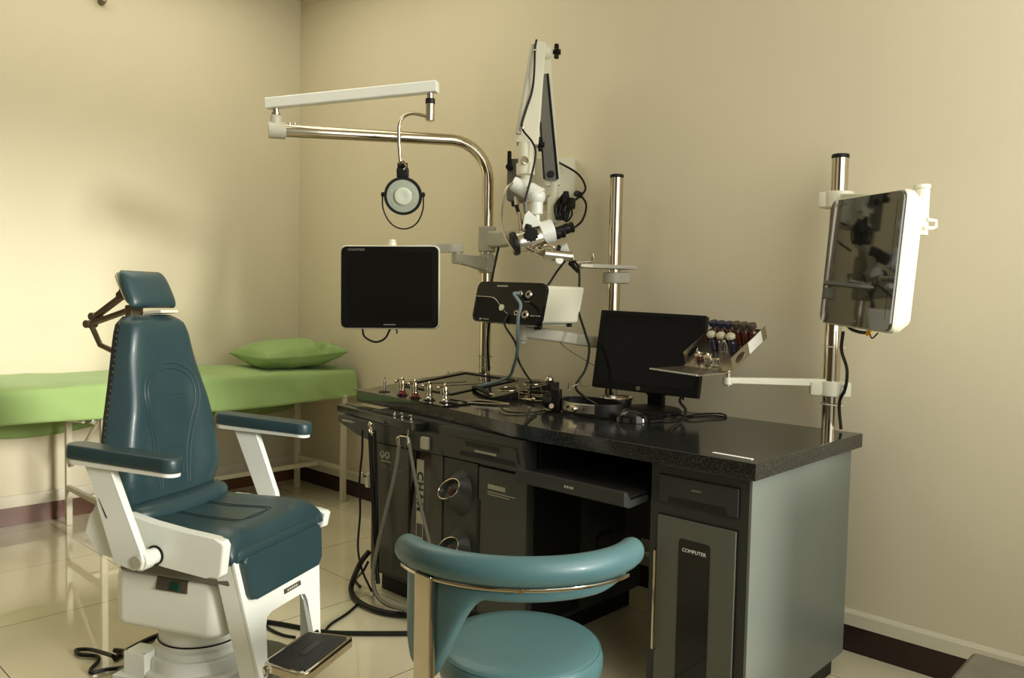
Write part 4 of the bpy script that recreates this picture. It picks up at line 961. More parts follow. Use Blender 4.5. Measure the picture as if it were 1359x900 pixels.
# ------------------------------------------------------------------ computer monitor
hc = V(2.753, -0.262, 0.968); Xh = V(0.981, 0.191, -0.026).normalized(); Nh = V(0.193, -0.966, 0.173); Nh = (Nh-Xh*Nh.dot(Xh)).normalized(); Zh = Nh.cross(Xh); Zh = Zh if Zh.z > 0 else -Zh
Fh = frame(hc, Xh, Zh, Nh); HW, HH = 0.409, 0.292
bp = V(2.775, -0.252, DZ)
t = thing('computer_monitor', bp, 'matt black computer monitor on a round foot, standing on the worktop', 'monitor')
b = BM(); prism(b, rrect(HW, HH, 0.006, 3), Fh, -0.034, 0.0, 0.003); bz = finish(b, 'bezel', 'hpblack', t)
b = BM(); prism(b, rrect(HW*0.92, HH*0.86, 0.002, 2), Fh @ Matrix.Translation(V(0, 0.008, 0)), -0.002, 0.0006); finish(b, 'screen', 'screen', t)
b = BM(); lg = Fh @ V(-0.018, -HH*0.458, 0.0)
cyl(b, lg, lg+Nh*0.0016, 0.0078, seg=24); lgo = finish(b, 'logo_disc', 'printdim', bz)
b = text_bm('hp', 0.011, frame(lg+Nh*0.0018, Xh, Zh, Nh), 0.0003, shear=0.25); finish(b, 'logo_letters', 'printblack', lgo, smooth=False)
b = BM(); prism(b, rrect(0.20, 0.16, 0.02, 4), Fh, -0.055, -0.032, 0.006); finish(b, 'rear_shell', 'hpblack', t)
b = BM(); box(b, V(2.772, -0.222, 0.84), (0.062, 0.030, 0.165), None, 0.006); finish(b, 'neck', 'hpblack', t)
b = BM(); lathe(b, bp, (0, 0, 1), [(0.106, 0), (0.106, 0.006), (0.098, 0.013), (0.05, 0.018), (0.03, 0.022)], 40); finish(b, 'foot', 'hpblack', t)
b = BM(); tube(b, [V(2.74, -0.205, 0.86), V(2.70, -0.185, 0.845), V(2.68, -0.195, 0.83), V(2.73, -0.215, 0.81)], 0.0035, 7); tube(b, [V(2.82, -0.20, 0.85), V(2.85, -0.185, 0.845), V(2.865, -0.19, 0.80)], 0.0035, 7); finish(b, 'rear_cable', 'cable', t)

ms = V(*(2.8807, -0.5322, 0.7560))
t = thing('computer_mouse', ms, 'glossy black rounded mouse on the worktop in front of the monitor foot', 'mouse', rotz=0.4)
b = BM()
def mt(s, tt): 
    r2 = max(0, 1-s*s*0.98); y = tt*0.036*(r2**0.5)*1.0
    return (s*0.054, y, 0.002+0.040*max(0, (1-s*s))**0.5*max(0, 1-tt*tt)**0.5)
pad(b, mt, lambda s, tt: (s*0.054, tt*0.036*(max(0, 1-s*s*0.98)**0.5), 0.0), 20, 16); bmesh.ops.remove_doubles(b, verts=b.verts, dist=0.0003); bd = finish(b, 'body', 'blackgloss', t, local=True, ang=70)
b = BM(); cyl(b, (-0.022, 0.0035, 0.036), (-0.022, -0.0035, 0.036), 0.007, seg=14); finish(b, 'wheel', 'steel', t, local=True)

# cables on the worktop by the monitor
b = BM(); tube(b, [V(*(2.9340, -0.5069, 0.7600)), V(*(2.9562, -0.3693, 0.7595)), V(*(2.9403, -0.2204, 0.7595)), V(*(2.9822, -0.1375, 0.7595)), V(*(3.0337, -0.1888, 0.7595)), V(*(3.0132, -0.2704, 0.7595)), V(*(2.9691, -0.3189, 0.7640)), V(*(2.8826, -0.2993, 0.7600)), V(*(2.8708, -0.3663, 0.7595))], 0.0032, 7)
tag(finish(b, 'mouse_cable', 'cable'), 'thin black cable looped on the worktop right of the computer monitor', 'cable')
b = BM(); tube(b, [V(2.895, -0.225, 0.836), V(*(2.9106, -0.2887, 0.8096)), V(*(2.9799, -0.3624, 0.7896)), V(*(3.0007, -0.4274, 0.7604)), V(*(3.0501, -0.5559, 0.7600)), V(*(3.0927, -0.6362, 0.7600))], 0.0048, 8)
tag(finish(b, 'video_cable', 'cable'), 'thick black video cable curving down from the right half of the computer monitor', 'cable')

# ------------------------------------------------------------------ medicine tray with bottles on the right post
TB = V(3.139, -0.561, 0.930); TW = 0.175; AP = 0.205
za_ = (3.3580, -0.1300, 0.8849)[2]
t = thing('medicine_tray', (3.05, -0.40, 0.90), 'bent stainless medicine tray with white label, on a swing arm of the right post', 'tray')
tilt = math.radians(24); RL = 0.262
def tp(x, y, h=0.0):     # x: 0 at right edge, minus to the left; y along apron then up the ramp
    if y <= AP: return TB+V(x, y, h+0.014*max(0, -x/TW)*0.6)
    e = y-AP; return TB+V(x, AP+e*math.cos(tilt)-h*math.sin(tilt), e*math.sin(tilt)+h*math.cos(tilt)+0.014*max(0, -x/TW)*0.6)
b = BM(); ys = [0, AP*0.5, AP, AP+0.004, AP+RL*0.5, AP+RL]
up_ = [[b.verts.new(tp(x, y, 0.0015)) for x in (-TW, -TW/2, 0)] for y in ys]; dn_ = [[b.verts.new(tp(x, y, -0.0015)) for x in (-TW, -TW/2, 0)] for y in ys]
for i in range(len(ys)-1):
    for k in range(2):
        b.faces.new((up_[i][k], up_[i][k+1], up_[i+1][k+1], up_[i+1][k])); b.faces.new((dn_[i][k], dn_[i+1][k], dn_[i+1][k+1], dn_[i][k+1]))
    for k in (0, 2): b.faces.new((up_[i][k], up_[i+1][k], dn_[i+1][k], dn_[i][k]))
for i in (0, -1):
    for k in range(2): b.faces.new((up_[i][k], dn_[i][k], dn_[i][k+1], up_[i][k+1]))
sheet = finish(b, 'sheet', 'steel', t, ang=15)
# side walls with an oval hand hole
for x, nm in ((0.0, 'side_wall'), (-TW, 'side_wall')):
    b = BM()
    O = tp(x, AP+0.012); ey = (tp(x, AP+RL)-tp(x, AP+0.012)).normalized(); ez = V(0, -math.sin(tilt), math.cos(tilt))
    Wm = frame(O, ey, ez, ey.cross(ez)); Lw = RL-0.012; Hw = 0.044
    n = 24; ou = []; inn = []
    for k in range(n):
        a = 2*PI*k/n; ca, sa_ = math.cos(a), math.sin(a)
        inn.append((0.055+0.034*ca, 0.021+0.0125*sa_))
        # rectangular left part of the wall, loop matched by angle
        sc = 1.0/max(abs(ca)/0.5, abs(sa_)/0.5)
        ou.append((0.0525+0.105*ca*sc if True else 0, 0.022+Hw*sa_*sc))
    loop_prism(b, ou, inn, Wm, -0.001, 0.001)
    prism(b, [(0.105, 0.0), (Lw, 0.0), (Lw, Hw), (0.105, Hw)], Wm, -0.001, 0.001)
    w_ = finish(b, nm, 'steel', t, smooth=False)
    if x == 0.0:
        b = BM(); prism(b, [(0.118, 0.0015), (0.215, 0.0015), (0.215, Hw-0.0015), (0.118, Hw-0.0015)], Wm, -0.0017, 0.0017); finish(b, 'paper_label', 'paper', w_, smooth=False)
b = BM(); box(b, tp(-TW/2, AP+RL, 0.012), (TW, 0.002, 0.028), Matrix.Rotation(tilt, 3, 'X')); finish(b, 'rear_wall', 'steel', t, smooth=False)
b = BM(); k = 0
for k in range(18): 
    p = tp(-TW+0.004+k*(TW-0.01)/17, 0.0, 0.0008); cyl(b, p-V(0, 0, 0.0022), p+V(0, 0, 0.0022), 0.0038, seg=8)
finish(b, 'beaded_edge', 'greyplastic', t)
pp0 = V(*(3.1227, -0.3492, 0.9218)); 
b = BM(); cyl(b, V(pp0.x, pp0.y, 0.934), V(pp0.x, pp0.y, za_+0.0), 0.0105, seg=18); finish(b, 'post', 'steel', t)
az0 = V(pp0.x, pp0.y, za_+0.018); q3b = V(P3.x, P3.y, za_+0.018)
d = (q3b-az0); L = d.length; d.normalize(); s = d.cross(V(0, 0, 1)).normalized()
b = BM(); cyl(b, az0-V(0, 0, 0.014), az0+V(0, 0, 0.010), 0.016, seg=18, bevel=0.003); box(b, az0+d*0.012, (0.03, 0.03, 0.02), Matrix((d, s, V(0, 0, 1))).transposed(), 0.003); finish(b, 'knuckle', 'whiteplastic', t)
b = BM(); prism(b, [(0.026, -0.009), (L, -0.011), (L, 0.012), (0.026, 0.010)], frame(az0, d, V(0, 0, 1), -s), -0.014, 0.014, 0.002); finish(b, 'arm', 'whiteplastic', t)
b = BM(); cyl(b, V(P3.x, P3.y, za_-0.024), V(P3.x, P3.y, za_+0.024), 0.045, seg=28, bevel=0.006); box(b, V(P3.x-0.03, P3.y-0.032, za_), (0.05, 0.04, 0.047), Matrix.Rotation(0.5, 3, 'Z'), 0.008); box(b, V(P3.x+0.036, P3.y+0.006, za_), (0.035, 0.05, 0.047), Matrix.Rotation(0.7, 3, 'Z'), 0.004); cl = finish(b, 'clamp', 'whiteplastic', t)
b = BM()
for dz in (-0.010, 0.012):
    p = V(P3.x+0.046, P3.y-0.012, za_+dz); cyl(b, p, p+V(0.687, -0.726, 0)*0.010, 0.004, seg=10)
finish(b, 'screw', 'steel', cl)
nz = V(0, -math.sin(tilt), math.cos(tilt))
nzb = V(0, -math.sin(math.radians(14)), math.cos(math.radians(14)))
def bottle(x, y, label, group, h, r, body, cap, capname, capprof):
    p = tp(x, y, 0.0022)
    o = thing('medicine_bottle', p, label, 'bottle', group=group)
    b = BM(); lathe(b, p, nz, [(r*0.9, 0), (r, 0.003), (r, h*0.62), (r*0.62, h*0.80), (r*0.5, h*0.84), (r*0.5, h)], 20); finish(b, 'flask', body, o)
    b = BM(); lathe(b, p+nz*(h*0.96), nz, capprof, 20); finish(b, capname, cap, o)
    return o
RWY = AP+0.200; xs = [-TW+0.018+k*(TW-0.032)/5 for k in range(6)]
pos6 = ['leftmost of the back row', 'second from left in the back row', 'third from left in the back row', 'third from right in the back row', 'second from right in the back row', 'at the right end of the back row']
for k, x in enumerate(xs):
    blue = k < 3
    bottle(x, RWY, '%s-capped brown bottle, %s on the tray' % ('blue' if blue else 'brown', pos6[k]), 'brown glass bottles on the medicine tray', 0.060 if blue else 0.063, 0.0150, 'amber', 'capblue' if blue else 'capbrown', 'cap', [(0.0145, 0), (0.0160, 0.002), (0.0160, 0.013), (0.0145, 0.016)])
for k, x in enumerate([-TW+0.040, -TW+0.076, -TW+0.112]):
    bottle(x, RWY-0.062, 'glass-stoppered small bottle, %s in the middle row on the tray' % ('leftmost', 'centre', 'rightmost')[k], 'stoppered clear bottles on the medicine tray', 0.046, 0.015, 'violet' if k != 1 else 'clear', 'frost', 'stopper', [(0.007, 0), (0.0155, 0.004), (0.0165, 0.012), (0.012, 0.019), (0.006, 0.022)])
for k, (x, y, lb) in enumerate(((-TW+0.030, AP+0.055, 'squat metal-lidded jar furthest left on the front of the ramp'), (-TW+0.066, AP+0.050, 'squat metal-lidded jar second from left on the front of the ramp'))):
    p = tp(x, y, 0.0022); o = thing('lidded_jar', p, lb, 'jar', group='metal-lidded jars on the medicine tray')
    b = BM(); lathe(b, p, nz, [(0.014, 0), (0.015, 0.002), (0.015, 0.016)], 20); finish(b, 'glass', 'amber' if k == 0 else 'clear', o)
    b = BM(); lathe(b, p+nz*0.016, nz, [(0.0155, 0), (0.0155, 0.006), (0.006, 0.008), (0.004, 0.013)], 20); finish(b, 'lid', 'chrome', o)
p = tp(-TW+0.108, AP+0.012, 0.0022)
o = thing('glass_cup', p, 'open clear glass cup at the front of the tray beside the bend', 'cup')
b = BM(); lathe(b, p, (0, 0, 1), [(0.014, 0), (0.018, 0.008), (0.0195, 0.024), (0.0195, 0.028), (0.0175, 0.028), (0.016, 0.010), (0.010, 0.005), (0, 0.004)], 24); finish(b, 'bowl', 'clear', o)
b = BM(); ring(b, p+V(0, 0, 0.028), (0, 0, 1), 0.0187, 0.0012, 24, 6); finish(b, 'rim', 'chrome', o)

# ------------------------------------------------------------------ head light and wire instruments on the worktop
hb = V(2.66, -0.50, DZ)
t = thing('head_light', hb, 'black head light band with silver adjuster lying on the worktop left of the middle post', 'head light')
b = BM()
A0, A1 = V(2.555, -0.545, 0), V(2.790, -0.590, 0); dx = (A1-A0).normalized(); dy = V(-dx.y, dx.x, 0)
cen = (A0+A1)/2+dy*0.075
lp_ = [cen+dx*(0.122*math.cos(2*PI*i/36))+dy*(0.085*math.sin(2*PI*i/36))+V(0, 0, DZ+0.026) for i in range(36)]
sweep(b, lp_, rrect(0.006, 0.046, 0.0025, 3), closed=True, up=(0, 0, 1)); bd = finish(b, 'head_band', 'black', t)
b = BM(); lq = [cen+dx*(0.126*math.cos(math.radians(a)))+dy*(0.089*math.sin(math.radians(a)))+V(0, 0, DZ+0.030) for a in range(236, 318, 6)]
sweep(b, lq, rrect(0.005, 0.032, 0.002, 3), up=(0, 0, 1)); ad = finish(b, 'adjuster', 'steel', t)
b = BM(); c = cen+dx*(0.126*math.cos(math.radians(278)))+dy*(0.089*math.sin(math.radians(278)))+V(0, 0, DZ+0.028); n_ = (-dy)
cyl(b, c, c+n_*0.016, 0.012, seg=20, bevel=0.003); finish(b, 'adjuster_knob', 'chrome', ad)
b = BM()
for a in (260, 296):
    p = cen+dx*(0.129*math.cos(math.radians(a)))+dy*(0.092*math.sin(math.radians(a)))+V(0, 0, DZ+0.030); cyl(b, p-n_*0.002, p+n_*0.004, 0.004, seg=8)
finish(b, 'rivet', 'black', ad)
lc = V(2.530, -0.525, DZ)
b = BM(); box(b, lc+V(0.03, -0.01, 0.040), (0.036, 0.032, 0.080), Matrix.Rotation(0.5, 3, 'Z'), 0.006); cyl(b, lc+V(-0.020, 0.004, 0.034), lc+V(0.03, -0.01, 0.034), 0.031, 0.028, 22, bevel=0.003); tube(b, [lc+V(0.02, 0, 0.07), lc+V(0.0, 0.015, 0.080), lc+V(-0.03, 0.03, 0.094)], 0.011, 10); hl = finish(b, 'lamp_bracket', 'black', t)
b = BM(); sph(b, lc+V(-0.045, 0.035, 0.102), 0.017, seg=16); cyl(b, lc+V(0.03, -0.033, 0.020), lc+V(0.033, -0.040, 0.022), 0.009, seg=14); cyl(b, lc+V(0.048, -0.02, 0.002), lc+V(0.048, -0.02, 0.085), 0.0018, seg=6); cyl(b, lc+V(0.012, -0.030, 0.01), lc+V(0.012, -0.030, 0.07), 0.0018, seg=6); cyl(b, lc+V(-0.003, -0.026, 0.02), lc+V(-0.003, -0.026, 0.06), 0.0018, seg=6)
finish(b, 'polished_knob', 'chrome', hl)
b = BM(); tube(b, [lc+V(0.05, 0.03, 0.10), lc+V(0.052, 0.03, 0.075), lc+V(0.068, 0.04, 0.09), lc+V(0.08, 0.05, 0.098)], 0.0018, 6); tube(b, [lc+V(0.085, 0.05, 0.115), lc+V(0.09, 0.05, 0.095), lc+V(0.12, 0.07, 0.095)], 0.0018, 6); finish(b, 'spring_wire', 'steel', hl)
b = BM(); tube(b, [V(*(2.5471, -0.5779, 0.7600)), V(*(2.5452, -0.6703, 0.7600)), V(*(2.4842, -0.7117, 0.7620)), V(*(2.3899, -0.6528, 0.7680))], 0.003, 7); tube(b, [V(*(2.5768, -0.6591, 0.7600)), V(*(2.6414, -0.7648, 0.7595)), V(*(2.7069, -0.8582, 0.7595))], 0.003, 7); finish(b, 'lead', 'cable', t)

wr = V(2.33, -0.42, 0.7595)
t = thing('wire_rack', (2.33, -0.40, DZ), 'low chrome wire rack with two loops, right beside the console step', 'rack')
b = BM()
for z, rx, ry in ((0.768, 0.082, 0.055), (0.790, 0.085, 0.058)):
    pts = [V(2.345+rx*math.cos(2*PI*k/26), -0.395+ry*math.sin(2*PI*k/26), z) for k in range(26)]; sweep(b, pts, circ(0.0018, 6), closed=True)
finish(b, 'wire_loop', 'chrome', t)
b = BM()
for x, y, tx, ty, tz in ((2.285, -0.435, 2.245, -0.415, 0.845), (2.40, -0.430, 2.365, -0.405, 0.835), (2.33, -0.45, 2.36, -0.46, 0.800), (2.42, -0.39, 2.40, -0.41, 0.805)):
    tube(b, [(x, y, 0.758), (x, y, 0.790), (tx, ty, tz)], 0.0019, 6, smooth=False)
finish(b, 'wire_leg', 'chrome', t)
b = BM(); cyl(b, (2.31, -0.43, 0.766), (2.36, -0.44, 0.768), 0.006, seg=10); sph(b, (2.37, -0.445, 0.772), 0.009, seg=12); finish(b, 'weight', 'chrome', t)
t = thing('forceps', (2.27, -0.60, DZ), 'slim pair of metal forceps lying on the worktop in front of the wire rack', 'forceps')
b = BM(); tube(b, [(2.20, -0.640, 0.763), (2.26, -0.60, 0.768), (2.36, -0.565, 0.763)], 0.0035, 7); finish(b, 'upper_arm', 'steel', t)
b = BM(); tube(b, [(2.21, -0.655, 0.760), (2.28, -0.622, 0.7605), (2.36, -0.567, 0.761)], 0.0035, 7); ring(b, (2.192, -0.655, 0.760), (0, 0, 1), 0.012, 0.0025, 16, 6); finish(b, 'lower_arm', 'steel', t)
t = thing('chrome_dish', (2.64, -0.36, DZ), 'shallow round metal dish standing behind the head light on the worktop', 'dish')
b = BM(); lathe(b, (2.66, -0.315, DZ+0.001), (0, 0, 1), [(0.04, 0), (0.052, 0.010), (0.060, 0.040), (0.063, 0.042), (0.060, 0.044), (0.048, 0.012), (0, 0.006)], 30); finish(b, 'bowl', 'steel', t)
b = BM(); ring(b, (2.66, -0.315, DZ+0.044), (0, 0, 1), 0.062, 0.0028, 30, 6); finish(b, 'rim', 'chrome', t)
t = thing('black_cloth_probe', (2.14, -0.52, 0.77), 'black rubber probe handle resting on the console deck at the end of the blue hose', 'probe')
t.name = 'probe_handle'; WM['probe_handle'] = WM['black_cloth_probe']
b = BM(); pA = dk(2.06, -0.46, 0.014); pB = dk(2.22, -0.53, 0.016)
tube(b, [pA, lerp(pA, pB, 0.3)+V(0, 0, 0.004), lerp(pA, pB, 0.7)+V(0, 0, 0.002), pB], 0.010, 10); finish(b, 'grip', 'black', t)
b = BM(); cyl(b, pB, pB+V(0.045, -0.016, 0.0), 0.006, 0.003, 10); finish(b, 'nozzle', 'steel', t)

# console leads
b = BM(); s0 = Fc @ V(0.061, 0.035, 0.012)
tube(b, [s0, s0+Nc*0.020+V(-0.010, 0, -0.006), V(*(2.4255, -0.5874, 1.1314)), V(*(2.4286, -0.6013, 1.0882)), V(*(2.4225, -0.5970, 1.0339)), V(*(2.3914, -0.5618, 0.9713)), V(*(2.3163, -0.4999, 0.8994)), V(*(2.2154, -0.4342, 0.8386)), dk(2.06, -0.46, 0.014)], 0.0062, 10)
tag(finish(b, 'camera_hose', 'bluehose'), 'blue grey hose hanging from the front of the camera console down to the deck', 'hose')
b = BM(); tube(b, [Fc @ V(0.016, -0.045, 0.006), Fc @ V(0.016, -0.085, 0.016), V(*(2.3845, -0.5670, 0.9904)), V(*(2.3142, -0.4731, 0.9182)), V(*(2.3151, -0.4344, 0.8673)), V(*(2.1260, -0.1832, 0.7975))], 0.0040, 8)
tag(finish(b, 'thin_cable', 'cable'), 'thin black cable dropping from the console panel into the rear cup opening', 'cable')
b = BM(); tube(b, [V(*(2.4304, -0.2955, 1.3023)), V(*(2.4570, -0.2999, 1.2729)), V(*(2.4681, -0.3070, 1.2182)), V(*(2.4686, -0.3130, 1.1235)), V(*(2.5230, -0.3366, 1.0343)), V(*(2.5691, -0.3659, 0.9757)), V(*(2.5938, -0.4165, 0.9021)), V(*(2.5837, -0.4579, 0.8408)), V(*(2.6215, -0.4521, 0.8061)), V(*(2.6541, -0.4230, 0.7801)), V(*(2.6861, -0.4247, 0.7595))], 0.0046, 8)
tag(finish(b, 'microscope_cable', 'cable'), 'long black cable hanging from the microscope in an S curve to the worktop', 'cable')
b = BM(); cyl(b, V(*(2.4139, -0.2979, 1.2938)), V(*(2.4556, -0.3022, 1.2585)), 0.011, 0.006, 12); tag(finish(b, 'cable_sleeve', 'cable'), 'short black cable strain sleeve under the microscope bracket', 'cable sleeve')
b = BM(); tube(b, [V(*(2.3942, -0.3019, 1.3055)), V(*(2.4017, -0.3673, 1.2535)), V(*(2.4291, -0.4411, 1.2058)), Fc @ V(0.165, 0.083, -0.02)], 0.0042, 8); tag(finish(b, 'lamp_cable', 'cable'), 'straight black cable from the microscope down to the top right of the camera console', 'cable')
b = BM(); tube(b, [V(*(1.8671, -0.1324, 1.4006)), V(*(1.8799, -0.1671, 1.3215)), V(*(1.9062, -0.2187, 1.2102)), V(*(1.8729, -0.1909, 1.0709)), V(*(1.8361, -0.1650, 0.9512)), V(*(1.8331, -0.1490, 0.8245))], 0.0055, 8); tag(finish(b, 'post_cable', 'cable'), 'black cable running down behind the camera console along the bent post', 'cable')
b = BM(); tube(b, [V(*(2.3841, -0.3326, 0.9991)), V(*(2.4089, -0.3112, 0.9677)), V(*(2.4612, -0.2916, 0.9353)), V(*(2.5233, -0.2763, 0.9042))], 0.0020, 6); tag(finish(b, 'thin_wire', 'greyhose'), 'very thin grey wire sagging from the swing arm towards the computer monitor', 'wire')
for y, lb in ((473, 'upper cable tie on the lower bent post'), (487, 'lower cable tie on the bent post near the deck')):
    z = (1.7830, -0.1300, 0.8854)[2] if y == 473 else (1.7844, -0.1300, 0.8371)[2]
    b = BM(); ring(b, (P1.x+0.004, P1.y-0.003, z), (0.03, 0, 1), PR+0.008, 0.0014, 28, 6); tag(finish(b, 'cable_tie', 'greyplastic'), lb, 'cable tie', 'grey cable ties on the bent post')

# ------------------------------------------------------------------ hoses on the left fascia
YF = -0.875
t = thing('suction_handpiece', (2.1599, -0.8750, 0.6610), 'steel-tipped handpiece with long grey hose hanging at the right fascia hook', 'handpiece')
b = BM(); cyl(b, (2.1554, -0.8750, 0.6740), (2.1539, -0.8750, 0.6438), 0.0022, 0.0035, 10); cyl(b, (2.1539, -0.8750, 0.6438), (2.1609, -0.8750, 0.6174), 0.0055, 0.007, 12); finish(b, 'tip', 'steel', t)
b = BM(); tube(b, [(2.1607, -0.8750, 0.6256), (2.1791, -0.8750, 0.5629), (2.2122, -0.8800, 0.4796), (2.2533, -0.8850, 0.3885), (2.3036, -0.8950, 0.2998), (2.3451, -0.9050, 0.2064)], 0.0064, 10); finish(b, 'hose', 'greyhose', t)
t = thing('hanging_hose', (2.1094, -0.8750, 0.6129), 'dull grey flexible hose hanging in a long loop in front of the left cabinet door', 'hose')
b = BM(); tube(b, [(2.1051, -0.8750, 0.6123), (2.0854, -0.8750, 0.5121), (2.0438, -0.8850, 0.3518), (2.0053, -0.8950, 0.2035), (1.9976, -0.9050, 0.1038), (2.0352, -0.9150, 0.0451), (2.1158, -0.9250, 0.0336), (2.2229, -0.9250, 0.0449)], 0.0075, 10); finish(b, 'tube', 'greyhose', t)
b = BM(); cyl(b, (2.1045, -0.8750, 0.6399), (2.1052, -0.8750, 0.6068), 0.006, seg=12); finish(b, 'coupling', 'steel', t)
t = thing('twin_hose', (1.9417, -0.8750, 0.6323), 'pair of black hoses hanging from the left hook of the fascia', 'hose')
b = BM(); tube(b, [(1.9276, -0.8750, 0.6305), (1.9397, -0.8750, 0.5026), (1.9573, -0.8750, 0.3327), (1.9881, -0.8850, 0.1686), (2.0172, -0.8950, 0.0779)], 0.0078, 9); tube(b, [(1.9556, -0.8750, 0.6427), (1.9545, -0.8650, 0.5036), (1.9759, -0.8750, 0.3364), (1.9842, -0.8750, 0.1654), (1.9814, -0.8750, 0.0780)], 0.006, 9); finish(b, 'tubes', 'cable', t)
b = BM(); ring(b, (1.9318, -0.8750, 0.6569), (0.3, -1, 0.2), 0.013, 0.0025, 18, 6); ring(b, (1.9415, -0.8750, 0.6437), (0.6, -0.7, 0.2), 0.011, 0.0025, 18, 6); cyl(b, (1.9220, -0.8750, 0.6729), (1.9419, -0.8750, 0.6237), 0.004, seg=10); sph(b, (1.9383, -0.8800, 0.6668), 0.008, seg=12); finish(b, 'hook', 'chrome', t)
t = thing('fascia_hook', (2.1224, -0.8650, 0.6384), 'chrome wire hook holding the handpiece on the fascia', 'hook')
b = BM(); tube(b, [(2.0920, -0.8750, 0.6105), (2.0872, -0.8750, 0.6292), (2.1088, -0.8750, 0.6432), (2.1475, -0.8750, 0.6456), (2.1690, -0.8750, 0.6322)], 0.0028, 8); cyl(b, (2.1402, -0.8750, 0.5898), (2.1415, -0.8750, 0.6284), 0.0035, seg=8); finish(b, 'wire', 'chrome', t)
b = BM(); cyl(b, (2.1174, -0.8750, 0.6444), (2.0758, -0.8380, 0.6389), 0.004, seg=8); finish(b, 'peg', 'steel', t)
b = BM(); tube(b, [(1.8660, -0.8650, 0.6330), (1.8694, -0.8680, 0.5489), (1.8574, -0.8700, 0.4298), (1.8646, -0.8700, 0.3132), (1.8664, -0.8800, 0.1826), (1.9061, -0.8900, 0.1060), (1.9684, -0.9000, 0.0576), (1.9590, -0.8678, 0.0120)], 0.0042, 8); tag(finish(b, 'pedal_cable', 'cable'), 'thin black cable hanging free left of the cabinet down to the floor', 'cable')
b = BM()
tube(b, [(1.9120, -0.8600, 0.1683), (1.9098, -0.9000, 0.1297), (1.8418, -0.8885, 0.0300), (1.9068, -0.9309, 0.0140), (2.0154, -0.9578, 0.0140), (2.1231, -0.9472, 0.0140), (2.2041, -0.8919, 0.0140), (2.2667, -0.7857, 0.0140)], 0.0105, 10); tag(finish(b, 'thick_floor_hose', 'cable'), 'thick black hose curling from behind the left cabinet onto the floor', 'hose')
b = BM(); tube(b, [(1.9147, -0.8650, 0.1318), (1.9022, -0.8800, 0.0939), (1.7761, -0.8238, 0.0120), (1.8457, -0.8521, 0.0100)], 0.005, 8); tag(finish(b, 'short_floor_cable', 'cable'), 'short black cable behind the thick hose at the foot of the left cabinet', 'cable')
b = BM(); tube(b, [(1.9816, -0.9636, 0.0060), (2.0256, -1.0410, 0.0060), (2.0618, -1.1289, 0.0060), (2.0993, -1.1813, 0.0060)], 0.005, 8); tag(finish(b, 'branch_cable', 'cable'), 'black cable branching from the thick hose towards the chair footplate', 'cable')
b = BM(); tube(b, [(2.4390, -0.8358, 0.0090), (2.3372, -0.9648, 0.0090), (2.2413, -1.0696, 0.0090), (2.1314, -1.1757, 0.0090), (2.0491, -1.2172, 0.0090), (1.9431, -1.2641, 0.0090), (1.8515, -1.3131, 0.0090)], 0.0085, 9); tag(finish(b, 'floor_power_cable', 'cable'), 'straight black power cable crossing the floor from the chair towards the stool', 'cable')
b = BM(); tube(b, [(1.9011, -1.2976, 0.0060), (1.9642, -1.3049, 0.0060), (2.0301, -1.2980, 0.0060), (2.0734, -1.2787, 0.0060)], 0.005, 8); tag(finish(b, 'thin_floor_cable', 'cable'), 'thin black cable on the floor behind the chair footplate', 'cable')
b = BM(); cyl(b, (1.9270, -0.8598, 0.0100), (2.0050, -0.9164, 0.0400), 0.011, 0.006, 12); tag(finish(b, 'hose_end', 'whiteplastic'), 'small pale hose end piece by the cabinet foot', 'hose end')

# ------------------------------------------------------------------ the treatment chair (its own frame: u forward, v to the far side)
t = thing('treatment_chair', (2.07, -1.60, 0), 'teal leather treatment chair with white frame, armrests and headrest, in front of the bed', 'chair', rotz=math.radians(25))
def sm(x, a, c): 
    x = max(0, min(1, (x-a)/(c-a))); return x*x*(3-2*x)
# base
b = BM(); lathe(b, (0, 0, 0.02), (0, 0, 1), [(0.172, 0), (0.172, 0.020), (0.166, 0.026), (0.150, 0.027), (0.148, 0.058), (0.144, 0.063), (0.134, 0.064), (0.132, 0.082), (0.124, 0.088), (0.124, 0.10)], 48); finish(b, 'base_column', 'white', t, local=True)
b = BM(); prism(b, rrect(0.46, 0.42, 0.12, 8), Matrix.Translation(V(0.02, 0.0, 0)), 0, 0.022, 0.006); finish(b, 'base_plate', 'armgrey', t, local=True)
b = BM(); lathe(b, (0, 0, 0.12), (0, 0, 1), [(0.121, 0), (0.121, 0.055), (0.10, 0.06)], 48); finish(b, 'sleeve', 'white', t, local=True)
b = BM(); ring(b, (0, 0, 0.120), (0, 0, 1), 0.123, 0.0025, 48, 6); finish(b, 'seam_ring', 'black', t, local=True)
b = BM(); outl = rrect(0.385, 0.37, 0.05, 6)
lo_ = []
for z, sc, du in ((0.158, 0.60, 0.0), (0.178, 0.80, 0.0), (0.195, 0.955, 0.005), (0.21, 0.985, 0.008), (0.325, 1.0, 0.012), (0.345, 0.985, 0.012), (0.356, 0.93, 0.012)):
    lo_.append([b.verts.new((p[0]*sc+0.012+du, p[1]*sc, z)) for p in outl])
for A, B_ in zip(lo_, lo_[1:]):
    for k in range(len(outl)): b.faces.new((A[k], A[(k+1) % len(outl)], B_[(k+1) % len(outl)], B_[k]))
b.faces.new(lo_[0][::-1]); b.faces.new(lo_[-1]); finish(b, 'lift_housing', 'white', t, local=True, ang=50)
b = BM(); box(b, (0.052, -0.184, 0.332), (0.105, 0.006, 0.036), Matrix.Rotation(math.radians(-14), 3, 'X')); sp_ = finish(b, 'switch_plate', 'plate', t, local=True, smooth=False)
b = BM(); box(b, (0.066, -0.1875, 0.3305), (0.026, 0.008, 0.022), Matrix.Rotation(math.radians(-14), 3, 'X'), 0.001); finish(b, 'rocker_switch', 'switch', sp_, local=True)
